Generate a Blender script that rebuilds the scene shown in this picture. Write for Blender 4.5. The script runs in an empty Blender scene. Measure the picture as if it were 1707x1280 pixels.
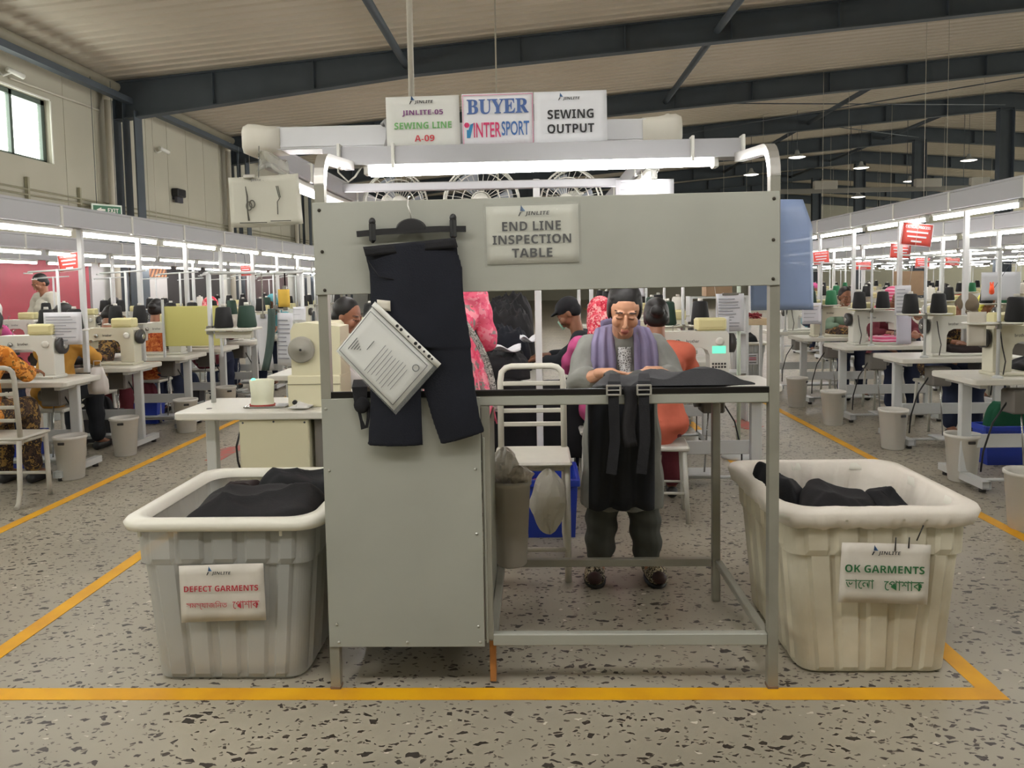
import bpy, math, random
import numpy as np
from mathutils import Vector, Matrix, Euler
from math import sin, cos, pi, radians, sqrt

SC = bpy.context.scene
COL = SC.collection
random.seed(7)

# ------------------------------------------------------------------ camera
FPX, PY = 1233.0, 548.0
YAW, PITCH, ROLL = radians(1.7551), radians(3.5897), radians(1.0)
_F = Vector((-sin(YAW)*cos(PITCH), cos(YAW)*cos(PITCH), -sin(PITCH)))
_R0 = Vector((cos(YAW), sin(YAW), 0)); _D0 = _F.cross(_R0)
_R = _R0*cos(ROLL) + _D0*sin(ROLL); _D = -_R0*sin(ROLL) + _D0*cos(ROLL)
cam_d = bpy.data.cameras.new('camera'); cam = bpy.data.objects.new('camera', cam_d); COL.objects.link(cam)
cam.matrix_world = Matrix(((_R.x, -_D.x, -_F.x, 0), (_R.y, -_D.y, -_F.y, 0), (_R.z, -_D.z, -_F.z, 1.45), (0, 0, 0, 1)))
cam_d.sensor_width = 36.0
cam_d.lens = FPX/1707*36.0
cam_d.shift_y = (PY-640)/1707
cam_d.clip_end = 200
SC.camera = cam

# ------------------------------------------------------------------ world, exposure, lights
SC.view_settings.view_transform = 'Standard'
SC.view_settings.look = 'None'
SC.view_settings.gamma = 1.0
SC.view_settings.use_curve_mapping = False
SC.view_settings.exposure = 0.0
W = bpy.data.worlds.new('sky'); SC.world = W; W.use_nodes = True
_bg = W.node_tree.nodes['Background']
_bg.inputs['Color'].default_value = (0.97, 1.0, 0.90, 1)
_bg.inputs['Strength'].default_value = 9.0
SC.cycles.max_bounces = 6
SC.cycles.diffuse_bounces = 4
SC.cycles.glossy_bounces = 3
SC.cycles.transparent_max_bounces = 8
SC.cycles.sample_clamp_indirect = 4.0
SC.cycles.use_light_tree = True
SC.cycles.caustics_reflective = False
SC.cycles.caustics_refractive = False
TUBE = 44.0           # radiance of the fluorescent tubes
# unseen bay lamps added above the frame to brighten the foreground floor; their shades are built with the pendants
FILL_BAYS = ((-4.6, .6, 5.55), (0.2, .2, 5.75), (4.8, .6, 5.95))
for _i, _p in enumerate(FILL_BAYS):
    _l = bpy.data.lights.new('bay_fill_light', 'AREA'); _l.shape = 'DISK'; _l.size = .55; _l.energy = 38; _l.color = (1, .985, .95)
    _o = bpy.data.objects.new('bay_fill_light', _l); COL.objects.link(_o); _o.location = (_p[0], _p[1], _p[2]-.05)

# daylight enters by the left window and unseen openings added in both side walls: portals guide the sky light
for _n, _x, _y0, _y1, _z0, _z1, _r in (('left', -9.0, -6.5, 13.68, 3.8, 4.95, 1), ('right', 44.05, -6, 57, 2.2, 5.6, -1)):
    _l = bpy.data.lights.new('sky_portal', 'AREA'); _l.shape = 'RECTANGLE'; _l.size = _z1-_z0; _l.size_y = _y1-_y0; _l.cycles.is_portal = True
    _o = bpy.data.objects.new('sky_portal', _l); COL.objects.link(_o); _o.location = (_x, (_y0+_y1)/2, (_z0+_z1)/2); _o.rotation_euler = (0, -pi/2*_r, 0)

# ------------------------------------------------------------------ materials
def lin(c):
    return tuple(((x/255)/12.92 if x/255 <= .04045 else ((x/255+.055)/1.055)**2.4) for x in c)
MATS = {}
def mat(name, rgb, rough=.6, metal=0, var=.0, scale=8, bump=0, bscale=60, alpha=1, trans=0, rgb2=None, spec=.5, stretch=None):
    """principled material; var / rgb2: a slow noise between two tones; bump: fine noise relief"""
    if name in MATS: return MATS[name]
    m = bpy.data.materials.new(name); m.use_nodes = True; nt = m.node_tree; N = nt.nodes; L = nt.links
    b = N['Principled BSDF']; c = lin(rgb)
    b.inputs['Base Color'].default_value = (*c, 1); b.inputs['Roughness'].default_value = rough
    b.inputs['Metallic'].default_value = metal; b.inputs['Alpha'].default_value = alpha
    b.inputs['Specular IOR Level'].default_value = spec
    if trans: b.inputs['Transmission Weight'].default_value = trans
    tc = N.new('ShaderNodeTexCoord'); src = tc.outputs['Object']
    if stretch:
        mp = N.new('ShaderNodeMapping'); mp.inputs['Scale'].default_value = stretch
        L.new(src, mp.inputs['Vector']); src = mp.outputs['Vector']
    if var or rgb2:
        n = N.new('ShaderNodeTexNoise'); n.inputs['Scale'].default_value = scale; n.inputs['Detail'].default_value = 9.0
        L.new(src, n.inputs['Vector'])
        r = N.new('ShaderNodeValToRGB'); e = r.color_ramp.elements
        e[0].position = .35; e[1].position = .65
        if rgb2: a1, a2 = c, lin(rgb2)
        else: a1, a2 = [x*(1-var) for x in c], [min(1, x*(1+var)) for x in c]
        e[0].color = (*a1, 1); e[1].color = (*a2, 1)
        L.new(n.outputs['Fac'], r.inputs['Fac']); L.new(r.outputs['Color'], b.inputs['Base Color'])
    if bump:
        n = N.new('ShaderNodeTexNoise'); n.inputs['Scale'].default_value = bscale; n.inputs['Detail'].default_value = 3
        L.new(src, n.inputs['Vector'])
        bp = N.new('ShaderNodeBump'); bp.inputs['Strength'].default_value = bump; bp.inputs['Distance'].default_value = .01
        L.new(n.outputs['Fac'], bp.inputs['Height']); L.new(bp.outputs['Normal'], b.inputs['Normal'])
    MATS[name] = m
    return m
def emit(name, rgb, s):
    if name in MATS: return MATS[name]
    m = bpy.data.materials.new(name); m.use_nodes = True; b = m.node_tree.nodes['Principled BSDF']
    b.inputs['Base Color'].default_value = (*lin(rgb), 1)
    b.inputs['Emission Color'].default_value = (*lin(rgb), 1); b.inputs['Emission Strength'].default_value = s
    MATS[name] = m
    return m
def patch(name, tones, scale=20, rough=.85):
    """printed cloth: voronoi patches in several tones"""
    if name in MATS: return MATS[name]
    m = bpy.data.materials.new(name); m.use_nodes = True; nt = m.node_tree; N = nt.nodes; L = nt.links; b = N['Principled BSDF']
    b.inputs['Roughness'].default_value = rough; b.inputs['Specular IOR Level'].default_value = .2
    tc = N.new('ShaderNodeTexCoord'); nz = N.new('ShaderNodeTexNoise'); nz.inputs['Scale'].default_value = scale
    mx = N.new('ShaderNodeMixRGB'); mx.inputs['Fac'].default_value = .12
    L.new(tc.outputs['Object'], nz.inputs['Vector']); L.new(tc.outputs['Object'], mx.inputs['Color1']); L.new(nz.outputs['Color'], mx.inputs['Color2'])
    v = N.new('ShaderNodeTexVoronoi'); v.inputs['Scale'].default_value = scale
    L.new(mx.outputs['Color'], v.inputs['Vector'])
    r = N.new('ShaderNodeValToRGB'); r.color_ramp.interpolation = 'CONSTANT'
    e = r.color_ramp.elements
    while len(e) < len(tones): e.new(.5)
    for i, t in enumerate(tones): e[i].position = i/len(tones); e[i].color = (*lin(t), 1)
    sp = N.new('ShaderNodeSeparateColor'); L.new(v.outputs['Color'], sp.inputs['Color'])
    L.new(sp.outputs['Red'], r.inputs['Fac']); L.new(r.outputs['Color'], b.inputs['Base Color'])
    MATS[name] = m
    return m

# ------------------------------------------------------------------ mesh builder
class MB:
    def __init__(s): s.v = []; s.f = []; s.mi = []; s.sm = []; s.cur = 0
    def add(s, vs, fs, smooth=False, M=None):
        o = len(s.v)
        if M is not None: vs = [tuple(M @ Vector(p)) for p in vs]
        s.v += [tuple(p) for p in vs]
        for f in fs: s.f.append([i+o for i in f]); s.mi.append(s.cur); s.sm.append(smooth)
        return s
    def box(s, c, d, bev=0, M=None):
        x, y, z = d[0]/2, d[1]/2, d[2]/2; C = Vector(c)
        if bev <= 0:
            vs = [(C.x+a*x, C.y+b*y, C.z+e*z) for a in (-1, 1) for b in (-1, 1) for e in (-1, 1)]
            return s.add(vs, [(0, 1, 3, 2), (4, 6, 7, 5), (0, 4, 5, 1), (2, 3, 7, 6), (0, 2, 6, 4), (1, 5, 7, 3)], M=M)
        b = min(bev, x*.98, y*.98, z*.98); h = (x, y, z); V = []; ix = {}
        for sx in (-1, 1):
            for sy in (-1, 1):
                for sz in (-1, 1):
                    for ax in range(3):
                        p = [sx*(x-b), sy*(y-b), sz*(z-b)]; p[ax] = (sx, sy, sz)[ax]*h[ax]
                        ix[(sx, sy, sz, ax)] = len(V); V.append((C.x+p[0], C.y+p[1], C.z+p[2]))
        F = []
        for ax in range(3):
            u, w = [(1, 2), (2, 0), (0, 1)][ax]
            for sg in (-1, 1):
                q = []
                for a, e in ((-1, -1), (1, -1), (1, 1), (-1, 1)):
                    t = [0, 0, 0]; t[ax] = sg; t[u] = a; t[w] = e; q.append(ix[(*t, ax)])
                F.append(q if sg > 0 else q[::-1])
        for ax in range(3):
            u, w = [(1, 2), (2, 0), (0, 1)][ax]
            for a in (-1, 1):
                for e in (-1, 1):
                    t0 = [0, 0, 0]; t1 = [0, 0, 0]; t0[ax] = -1; t1[ax] = 1
                    for t in (t0, t1): t[u] = a; t[w] = e
                    q = [ix[(*t0, u)], ix[(*t1, u)], ix[(*t1, w)], ix[(*t0, w)]]
                    F.append(q if a*e > 0 else q[::-1])
        for k in [(a, b2, e) for a in (-1, 1) for b2 in (-1, 1) for e in (-1, 1)]:
            q = [ix[(*k, 0)], ix[(*k, 1)], ix[(*k, 2)]]
            F.append(q if k[0]*k[1]*k[2] > 0 else q[::-1])
        return s.add(V, F, M=M)
    def rings(s, R, cap0=True, cap1=True, closed=True, smooth=True, M=None):
        n = len(R[0]); vs = [p for r in R for p in r]; fs = []
        for i in range(len(R)-1):
            for j in range(n if closed else n-1):
                a, b = i*n+j, i*n+(j+1) % n
                fs.append((a, b, b+n, a+n))
        s.add(vs, fs, smooth, M)
        o = len(s.v)-len(vs)
        for cap, base, rev in ((cap0, 0, True), (cap1, (len(R)-1)*n, False)):
            if cap:
                q = [o+base+j for j in range(n)]
                s.f.append(q[::-1] if rev else q); s.mi.append(s.cur); s.sm.append(False)
        return s
    def cyl(s, p0, p1, r0, r1=None, n=12, caps=True):
        r1 = r0 if r1 is None else r1
        return s.sweep([p0, p1], None, n=n, radii=[r0, r1], caps=caps)
    def sweep(s, pts, r, n=8, rect=None, closed=False, radii=None, caps=True, up=None, smooth=None):
        P = [Vector(p) for p in pts]; m = len(P); R = []
        T = []
        for i in range(m):
            a = P[(i-1) % m] if (i > 0 or closed) else P[i]; b = P[(i+1) % m] if (i < m-1 or closed) else P[i]
            d = b-a; T.append(d.normalized() if d.length > 1e-9 else Vector((0, 0, 1)))
        u = Vector(up) if up else (Vector((0, 0, 1)) if abs(T[0].z) < .9 else Vector((0, 1, 0)))
        for i in range(m):
            t = T[i]
            if up: u = Vector(up)
            x = u.cross(t)
            if x.length < 1e-6: x = Vector((1, 0, 0)).cross(t)
            x.normalize(); y = t.cross(x).normalized(); u = y
            if rect:
                k = 1.0
                if 0 < i < m-1 or closed:
                    e = (P[(i+1) % m]-P[i]).normalized(); k = 1/max(.5, e.dot(t))
                w, h = rect[0]/2, rect[1]/2
                R.append([tuple(P[i]+x*a*w*k+y*b*h) for a, b in ((-1, -1), (1, -1), (1, 1), (-1, 1))])
            else:
                rr = radii[i] if radii else r
                R.append([tuple(P[i]+x*cos(2*pi*j/n)*rr+y*sin(2*pi*j/n)*rr) for j in range(n)])
        if closed: R.append(R[0])
        return s.rings(R, caps and not closed, caps and not closed, smooth=(not rect) if smooth is None else smooth)
    def lathe(s, prof, c=(0, 0, 0), n=20, cap0=True, cap1=True, M=None, sx=1, sy=1):
        R = [[(c[0]+r*sx*cos(2*pi*j/n), c[1]+r*sy*sin(2*pi*j/n), c[2]+z) for j in range(n)] for r, z in prof]
        return s.rings(R, cap0, cap1, M=M)
    def ell(s, c, r, M=None, nu=16, nv=10):
        R = []
        for i in range(nv+1):
            th = pi*i/nv; k = max(sin(th), 1e-4)
            R.append([(r[0]*k*cos(2*pi*j/nu), r[1]*k*sin(2*pi*j/nu), -r[2]*cos(th)) for j in range(nu)])
        T = Matrix.Translation(c) @ (M if M is not None else Matrix())
        return s.rings(R, True, True, M=T)
    def caps(s, p0, p1, r0, r1, n=10):
        """tapered capsule: cone between two balls, good for fusing"""
        s.cyl(p0, p1, r0, r1, n=n); s.ell(p0, (r0,)*3, nu=n, nv=6); return s.ell(p1, (r1,)*3, nu=n, nv=6)
    def chain(s, pts, rad, n=12):
        for i in range(len(pts)-1): s.caps(pts[i], pts[i+1], rad[i], rad[i+1], n)
        return s
    def prism(s, pts, vec):
        v = Vector(vec); n = len(pts); A = [tuple(p) for p in pts]; B = [tuple(Vector(p)+v) for p in pts]
        return s.add(A+B, [list(range(n))[::-1], list(range(n, 2*n))]+[(i, (i+1) % n, (i+1) % n+n, i+n) for i in range(n)])
    def grid(s, fn, nu, nv, smooth=True):
        vs = [fn(i/nu, j/nv) for j in range(nv+1) for i in range(nu+1)]
        fs = [(j*(nu+1)+i, j*(nu+1)+i+1, (j+1)*(nu+1)+i+1, (j+1)*(nu+1)+i) for j in range(nv) for i in range(nu)]
        return s.add(vs, fs, smooth)
    def slab(s, fn, nu, nv, t=.004, smooth=True):
        """two-sided cloth or sheet: a grid given thickness t along its normals"""
        P = np.array([[fn(i/nu, j/nv) for i in range(nu+1)] for j in range(nv+1)], float)
        du = np.gradient(P, axis=1); dv = np.gradient(P, axis=0); N = np.cross(du, dv)
        N /= np.maximum(np.linalg.norm(N, axis=2, keepdims=True), 1e-9)
        A, B = P+N*t/2, P-N*t/2; w = nu+1; k = w*(nv+1)
        vs = [tuple(p) for p in A.reshape(-1, 3)]+[tuple(p) for p in B.reshape(-1, 3)]
        fs = []
        for j in range(nv):
            for i in range(nu):
                a = j*w+i; fs.append((a, a+1, a+w+1, a+w)); fs.append((a+k, a+w+k, a+w+1+k, a+1+k))
        e = [i for i in range(w)]+[j*w+nu for j in range(1, nv+1)]+[nv*w+i for i in range(nu-1, -1, -1)]+[j*w for j in range(nv-1, 0, -1)]
        for q in range(len(e)):
            a, b = e[q], e[(q+1) % len(e)]; fs.append((a, a+k, b+k, b))
        return s.add(vs, fs, smooth)
    def mesh(s, name):
        me = bpy.data.meshes.new(name); me.from_pydata(s.v, [], s.f); 
        me.polygons.foreach_set('material_index', s.mi); me.polygons.foreach_set('use_smooth', s.sm); me.update()
        return me

def obj(name, mb, m, parent=None, loc=None, rot=None):
    me = mb.mesh(name) if isinstance(mb, MB) else mb
    if not me.materials:
        for x in (m if isinstance(m, (list, tuple)) else [m]): me.materials.append(x)
    o = bpy.data.objects.new(name, me); COL.objects.link(o)
    if parent: o.parent = parent
    if loc: o.location = loc
    if rot: o.rotation_euler = rot
    return o
def tag(o, label, cat, group=None, kind=None):
    if label: o['label'] = label
    if cat: o['category'] = cat
    if group: o['group'] = group
    if kind: o['kind'] = kind
    return o
def thing(name, label, cat, loc=(0, 0, 0), rz=0, group=None):
    o = bpy.data.objects.new(name, None); COL.objects.link(o); o.location = loc; o.rotation_euler = (0, 0, rz)
    o.empty_display_size = .1
    return tag(o, label, cat, group)
def struct(name, mb, m):
    o = obj(name, mb, m); o['kind'] = 'structure'; return o
def dup(src, loc, rz=0, label=None, group=None):
    r = src.copy(); COL.objects.link(r); r.location = loc; r.rotation_euler = (0, 0, rz)
    if label: r['label'] = label
    if group: r['group'] = group
    for ch in list(src.children):
        c = ch.copy(); COL.objects.link(c); c.parent = r
        for g in list(ch.children):
            d = g.copy(); COL.objects.link(d); d.parent = c
    return r
def recolor(root, part, m):
    """give one child of a copied thing its own material, leaving the shared mesh alone"""
    for c in root.children:
        if c.name.split('.')[0] == part and c.material_slots:
            c.material_slots[0].link = 'OBJECT'; c.material_slots[0].material = m
def evaluated_mesh(o):
    dg = bpy.context.evaluated_depsgraph_get(); dg.update()
    return bpy.data.meshes.new_from_object(o.evaluated_get(dg))
def fuse(mb, voxel, smooth=4, name='fused'):
    """one continuous skin out of overlapping volumes"""
    me = mb.mesh(name); o = bpy.data.objects.new('tmp', me); COL.objects.link(o)
    r = o.modifiers.new('r', 'REMESH'); r.mode = 'VOXEL'; r.voxel_size = voxel; r.use_smooth_shade = True
    if smooth:
        q = o.modifiers.new('s', 'SMOOTH'); q.factor = .5; q.iterations = smooth
    out = evaluated_mesh(o); out.name = name
    bpy.data.objects.remove(o); bpy.data.meshes.remove(me)
    return out
def displace(me, fn):
    n = len(me.vertices); co = np.empty(n*3); me.vertices.foreach_get('co', co); co = co.reshape(-1, 3)
    no = np.empty(n*3); me.vertices.foreach_get('normal', no); no = no.reshape(-1, 3)
    co2 = fn(co, no); me.vertices.foreach_set('co', co2.reshape(-1)); me.update(); return me
def paint(me, mats, fn):
    """assign material indices by face centre: fn(centres) -> indices"""
    for m in mats: me.materials.append(m)
    n = len(me.polygons); c = np.empty(n*3); me.polygons.foreach_get('center', c)
    me.polygons.foreach_set('material_index', np.asarray(fn(c.reshape(-1, 3)), dtype=np.int32)); return me

# lettering: every text is turned into mesh outlines and fitted to a given box
def heavy(s): return ''.join(chr(0x1D5D4+ord(c)-65) if 'A' <= c <= 'Z' else chr(0x1D7EC+ord(c)-48) if '0' <= c <= '9' else c for c in s)
def text(s, w, h, m, parent=None, loc=(0, 0, 0), name='lettering', bold=0, shear=0, rz=0, t=.0008, ry=0):
    if bold >= .02: s, bold = heavy(s), 0
    c = bpy.data.curves.new('txt', 'FONT'); c.body = s; c.align_x = 'LEFT'; c.offset = bold; c.shear = shear; c.resolution_u = 3
    o = bpy.data.objects.new('txt', c); COL.objects.link(o)
    me = evaluated_mesh(o); bpy.data.objects.remove(o); bpy.data.curves.remove(c)
    n = len(me.vertices); co = np.empty(n*3); me.vertices.foreach_get('co', co); co = co.reshape(-1, 3)
    a, b = co[:, :2].min(0), co[:, :2].max(0)
    p = (co[:, :2]-(a+b)/2)/(b-a)*np.array([w, h])
    out = np.stack([p[:, 0], np.full(n, -t), p[:, 1]], 1)
    me.vertices.foreach_set('co', out.reshape(-1)); me.update()
    me.materials.clear(); me.materials.append(m)
    q = bpy.data.objects.new(name, me); COL.objects.link(q)
    if parent: q.parent = parent
    q.location = loc; q.rotation_euler = (0, ry, rz)
    return q

# ================================================================== THE HALL
def floor_mat():
    m = bpy.data.materials.new('terrazzo'); m.use_nodes = True; nt = m.node_tree; N = nt.nodes; L = nt.links; b = N['Principled BSDF']
    tc = N.new('ShaderNodeTexCoord')
    nz = N.new('ShaderNodeTexNoise'); nz.inputs['Scale'].default_value = 1.1; nz.inputs['Detail'].default_value = 6
    L.new(tc.outputs['Object'], nz.inputs['Vector'])
    base = N.new('ShaderNodeValToRGB'); e = base.color_ramp.elements
    e[0].position = .3; e[1].position = .7; e[0].color = (*lin((146, 139, 125)), 1); e[1].color = (*lin((176, 169, 152)), 1)
    L.new(nz.outputs['Fac'], base.inputs['Fac'])
    n2 = N.new('ShaderNodeTexNoise'); n2.inputs['Scale'].default_value = 30
    L.new(tc.outputs['Object'], n2.inputs['Vector'])
    prev = base.outputs['Color']
    for sc, keep, edge, col in ((28, .13, .20, (54, 48, 43)), (50, .17, .18, (64, 56, 50)), (84, .10, .16, (104, 96, 86)), (48, .02, .24, (204, 198, 184))):
        mp = N.new('ShaderNodeMapping'); mp.inputs['Scale'].default_value = (sc*.8, sc*1.25, sc); mp.inputs['Rotation'].default_value = (0, 0, sc*.13)
        mx = N.new('ShaderNodeMixRGB'); mx.inputs['Fac'].default_value = .025
        L.new(tc.outputs['Object'], mx.inputs['Color1']); L.new(n2.outputs['Color'], mx.inputs['Color2'])
        L.new(mx.outputs['Color'], mp.inputs['Vector'])
        vc = N.new('ShaderNodeTexVoronoi'); vc.inputs['Scale'].default_value = 1; vc.voronoi_dimensions = '2D'
        ve = N.new('ShaderNodeTexVoronoi'); ve.inputs['Scale'].default_value = 1; ve.feature = 'DISTANCE_TO_EDGE'; ve.voronoi_dimensions = '2D'
        L.new(mp.outputs['Vector'], vc.inputs['Vector']); L.new(mp.outputs['Vector'], ve.inputs['Vector'])
        sp = N.new('ShaderNodeSeparateColor'); L.new(vc.outputs['Color'], sp.inputs['Color'])
        k = N.new('ShaderNodeMath'); k.operation = 'LESS_THAN'; k.inputs[1].default_value = keep; L.new(sp.outputs['Red'], k.inputs[0])
        th = N.new('ShaderNodeMath'); th.operation = 'MULTIPLY_ADD'; th.inputs[1].default_value = .22; th.inputs[2].default_value = edge-.06; L.new(sp.outputs['Green'], th.inputs[0])
        g = N.new('ShaderNodeMath'); g.operation = 'GREATER_THAN'; L.new(ve.outputs['Distance'], g.inputs[0]); L.new(th.outputs[0], g.inputs[1])
        a = N.new('ShaderNodeMath'); a.operation = 'MULTIPLY'; L.new(k.outputs[0], a.inputs[0]); L.new(g.outputs[0], a.inputs[1])
        o = N.new('ShaderNodeMixRGB'); o.inputs['Color2'].default_value = (*lin(col), 1)
        L.new(a.outputs[0], o.inputs['Fac']); L.new(prev, o.inputs['Color1']); prev = o.outputs['Color']
    L.new(prev, b.inputs['Base Color'])
    r = N.new('ShaderNodeMapRange'); r.inputs['To Min'].default_value = .3; r.inputs['To Max'].default_value = .5
    L.new(nz.outputs['Fac'], r.inputs['Value']); L.new(r.outputs['Result'], b.inputs['Roughness'])
    return m
M_floor = floor_mat()
M_wall = mat('wall_sheet', (176, 172, 156), .75, var=.04, scale=.6)
M_dado = mat('wall_low_grey', (190, 190, 184), .7, var=.04, scale=1)
M_roof = mat('roof_sheet', (205, 195, 178), .36, var=.05, scale=.25)
M_steel = mat('steel_paint', (70, 78, 86), .55, var=.1, scale=1.5)
M_pipe = mat('downpipe_white', (196, 190, 176), .45)
M_gut = mat('gutter_grey', (140, 134, 118), .5, var=.08, scale=2)
M_yel = mat('floor_tape', (238, 178, 22), .55, rgb2=(222, 160, 30), scale=5)
M_red = mat('floor_red', (196, 92, 86), .6, rgb2=(160, 122, 112), scale=14)
M_white = mat('white_enamel', (226, 225, 218), .35)
M_black = mat('black_plastic', (26, 26, 28), .45)
M_glass = mat('window_glass', (235, 245, 238), .05, alpha=.25)
M_alu = mat('window_alu', (92, 104, 98), .4, metal=.3)

def flat(name, x0, x1, y0, y1, z0, z1, m): return struct(name, MB().box(((x0+x1)/2, (y0+y1)/2, (z0+z1)/2), (x1-x0, y1-y0, z1-z0)), m)
XW, XR, YB = -8.93, 44.0, 58.0
flat('floor', XW-.3, XR+.3, -7, YB+.3, -.12, 0, M_floor)
def roof_z(x): return 5.86+.083*(x-XW) if x < 17.2 else 5.86+.083*(17.2-XW)-.083*(x-17.2)
# corrugated roof lining: ribs run up the slope
R = []; y = -7.0; prof = []
while y < YB:
    prof += [(y, 0), (y+.15, 0), (y+.18, -.028), (y+.27, -.028)]; y += .3
rb = MB(); rb.rings([[(x, yy, roof_z(x)+dz) for yy, dz in prof] for x in (XW-.1, 17.2, XR)], False, False, closed=False, smooth=False)
rb.rings([[(x, yy, roof_z(x)+.12) for yy, dz in (prof[0], prof[-1])] for x in (XW-.1, 17.2, XR)], False, False, closed=False, smooth=False)
struct('ceiling', rb, M_roof)
# left wall with its window; the nearer unseen openings are added to light the ceiling
WY0, WY1, WZ0, WZ1 = 10.9, 13.68, 3.8, 4.95
wl = MB()
for a in ((-7, -6.5, 2.3, 6.0), (WY1, YB, 2.3, 6.0), (-6.5, WY1, 2.3, WZ0), (-6.5, WY1, WZ1, 6.0), (7.2, WY0, WZ0, WZ1), (3.4, 4.4, WZ0, WZ1)):
    wl.box((XW-.11, (a[0]+a[1])/2, (a[2]+a[3])/2), (.22, a[1]-a[0], a[3]-a[2]))
y = -6.9
while y < YB:      # sheet joints
    if not (-7 < y < WY1+.2): wl.box((XW+.004, y, 4.1), (.008, .012, 3.6))
    y += 1.0
struct('wall_left', wl, M_wall)
flat('trim_1', XW-.22, XW, -7, YB, 0, 2.3, M_dado)
flat('wall_back', XW-.3, XR+.3, YB, YB+.2, 0, 8.6, M_wall)
flat('wall_front', XW-.3, XR+.3, -7.2, -7, 0, 8.6, M_wall)
wr_ = MB()  # unseen wall; its open band is added so sky light reaches the far roof
for a in ((-7, YB, 0, 2.2), (-7, YB, 5.6, 6.4)): wr_.box((XR+.1, (a[0]+a[1])/2, (a[2]+a[3])/2), (.2, a[1]-a[0], a[3]-a[2]))
for k in range(11): wr_.box((XR+.1, -7+6.5*k, 3.9), (.2, .3, 3.4))
struct('wall_right', wr_, M_wall)
wf = MB(); d = .09
for a in ((WY0, WY1, WZ1-d, WZ1), (WY0, WY1, WZ0, WZ0+d*.6), (WY0, WY0+d, WZ0, WZ1), (WY1-d*1.1, WY1, WZ0, WZ1), (12.75, 12.82, WZ0, WZ1)):
    wf.box((XW-.13, (a[0]+a[1])/2, (a[2]+a[3])/2), (.07, a[1]-a[0], a[3]-a[2]))
win = struct('window_1', wf, M_alu)
obj('pane', MB().box((XW-.14, (WY0+WY1)/2, (WZ0+WZ1)/2), (.01, WY1-WY0, WZ1-WZ0)), M_glass, win)
obj('reveal', MB().box((XW-.1, WY1+.02, (WZ0+WZ1)/2), (.24, .03, WZ1-WZ0)).box((XW-.1, (WY0+WY1)/2, WZ1+.015), (.24, WY1-WY0, .03)), M_white, win)

# portal frames: columns on the left wall and the ridge, tapered roof beams
BAYS = [15.7+6*i for i in range(8)]
def beam(x0, x1, y, d0, d1):
    b = MB(); 
    for (ya, w0, w1, off0, off1) in ((y, .012, .012, 0, None), ):
        pts = lambda yy: [(x0, yy, roof_z(x0)-.06), (x1, yy, roof_z(x1)-.06), (x1, yy, roof_z(x1)-.06-d1), (x0, yy, roof_z(x0)-.06-d0)]
        b.prism(pts(y-.006), (0, .012, 0))
    for t, dz in ((0, 0), (1, 1)):
        za, zb = roof_z(x0)-.06-d0*dz, roof_z(x1)-.06-d1*dz
        b.prism([(x0, y-.11, za), (x1, y-.11, zb), (x1, y-.11, zb-.025), (x0, y-.11, za-.025)], (0, .22, 0))
    k = max(2, int((x1-x0)/2.1))
    for i in range(1, k):
        f = i/k; x = x0+(x1-x0)*f; dd = d0+(d1-d0)*f
        b.box((x, y, roof_z(x)-.06-dd/2), (.02, .18, dd))
    return b
for i, y in enumerate(BAYS):
    s = struct('roof_beam', beam(XW+.1, -2.4, y, .78, .52), M_steel)
    struct('roof_beam', beam(-2.4, 17.2, y, .52, .58), M_steel)
    struct('roof_beam', beam(17.2, 31, y, .58, .5), M_steel)
    c = MB()
    c.box((XW+.33, y, 2.75), (.02, .26, 5.5)); c.box((XW+.58, y, 2.6), (.03, .3, 5.2)); c.box((XW+.12, y, 2.75), (.03, .3, 5.5))
    struct('steel_column', c, M_steel)
    zt = roof_z(17.2)-.6
    c = MB(); c.box((17.15, y, zt/2), (.5, .02, zt)); c.box((16.9, y, zt/2), (.03, .26, zt)); c.box((17.4, y, zt/2), (.03, .26, zt))
    struct('steel_column', c, M_steel)
names = 'first second third fourth fifth sixth seventh eighth ninth tenth eleventh twelfth thirteenth fourteenth fifteenth sixteenth'.split()
for i, y in enumerate(BAYS[:4]):
    b = MB().cyl((XW+.2, y-.42, 0), (XW+.2, y-.42, 5.6), .075, n=14).cyl((XW+.2, y-.42, 5.35), (XW+.2, y-.42, 5.45), .09, n=14)
    o = obj('downpipe', b, M_pipe); tag(o, 'white rain downpipe beside the %s dark column of the left wall' % names[i], 'pipe', 'downpipes')
b = MB().cyl((XW+.14, -6, 5.72), (XW+.14, 46, 5.72), .11, n=14)
struct('trim_2', b, M_gut)
b = MB().box((XW+.42, 20, 5.42), (.16, 52, .12))
struct('trim_3', b, M_steel)
# struts along the hall and diagonal rods
for x, y0, y1 in ((-2.6, 9.7, 15.7), (3.85, 9.7, 21.7), (10.1, 21.7, 27.7), (10.1, 27.7, 39.7), (15.6, 27.7, 45.7)):
    struct('roof_beam', MB().cyl((x, y0, roof_z(x)-.38), (x, y1, roof_z(x)-.38), .075, n=10), M_steel)
struct('roof_beam', beam(-8.8, 17, 9.7, .6, .5), M_steel)
for a, b_ in (((3.9, 21.9, 6.55), (17.0, 27.5, 7.5)), ((3.9, 27.5, 6.5), (17.0, 21.9, 7.45)), ((10.1, 27.9, 7.1), (17, 33.5, 7.5))):
    struct('roof_beam', MB().cyl(a, b_, .018, n=6), M_steel)
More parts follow.
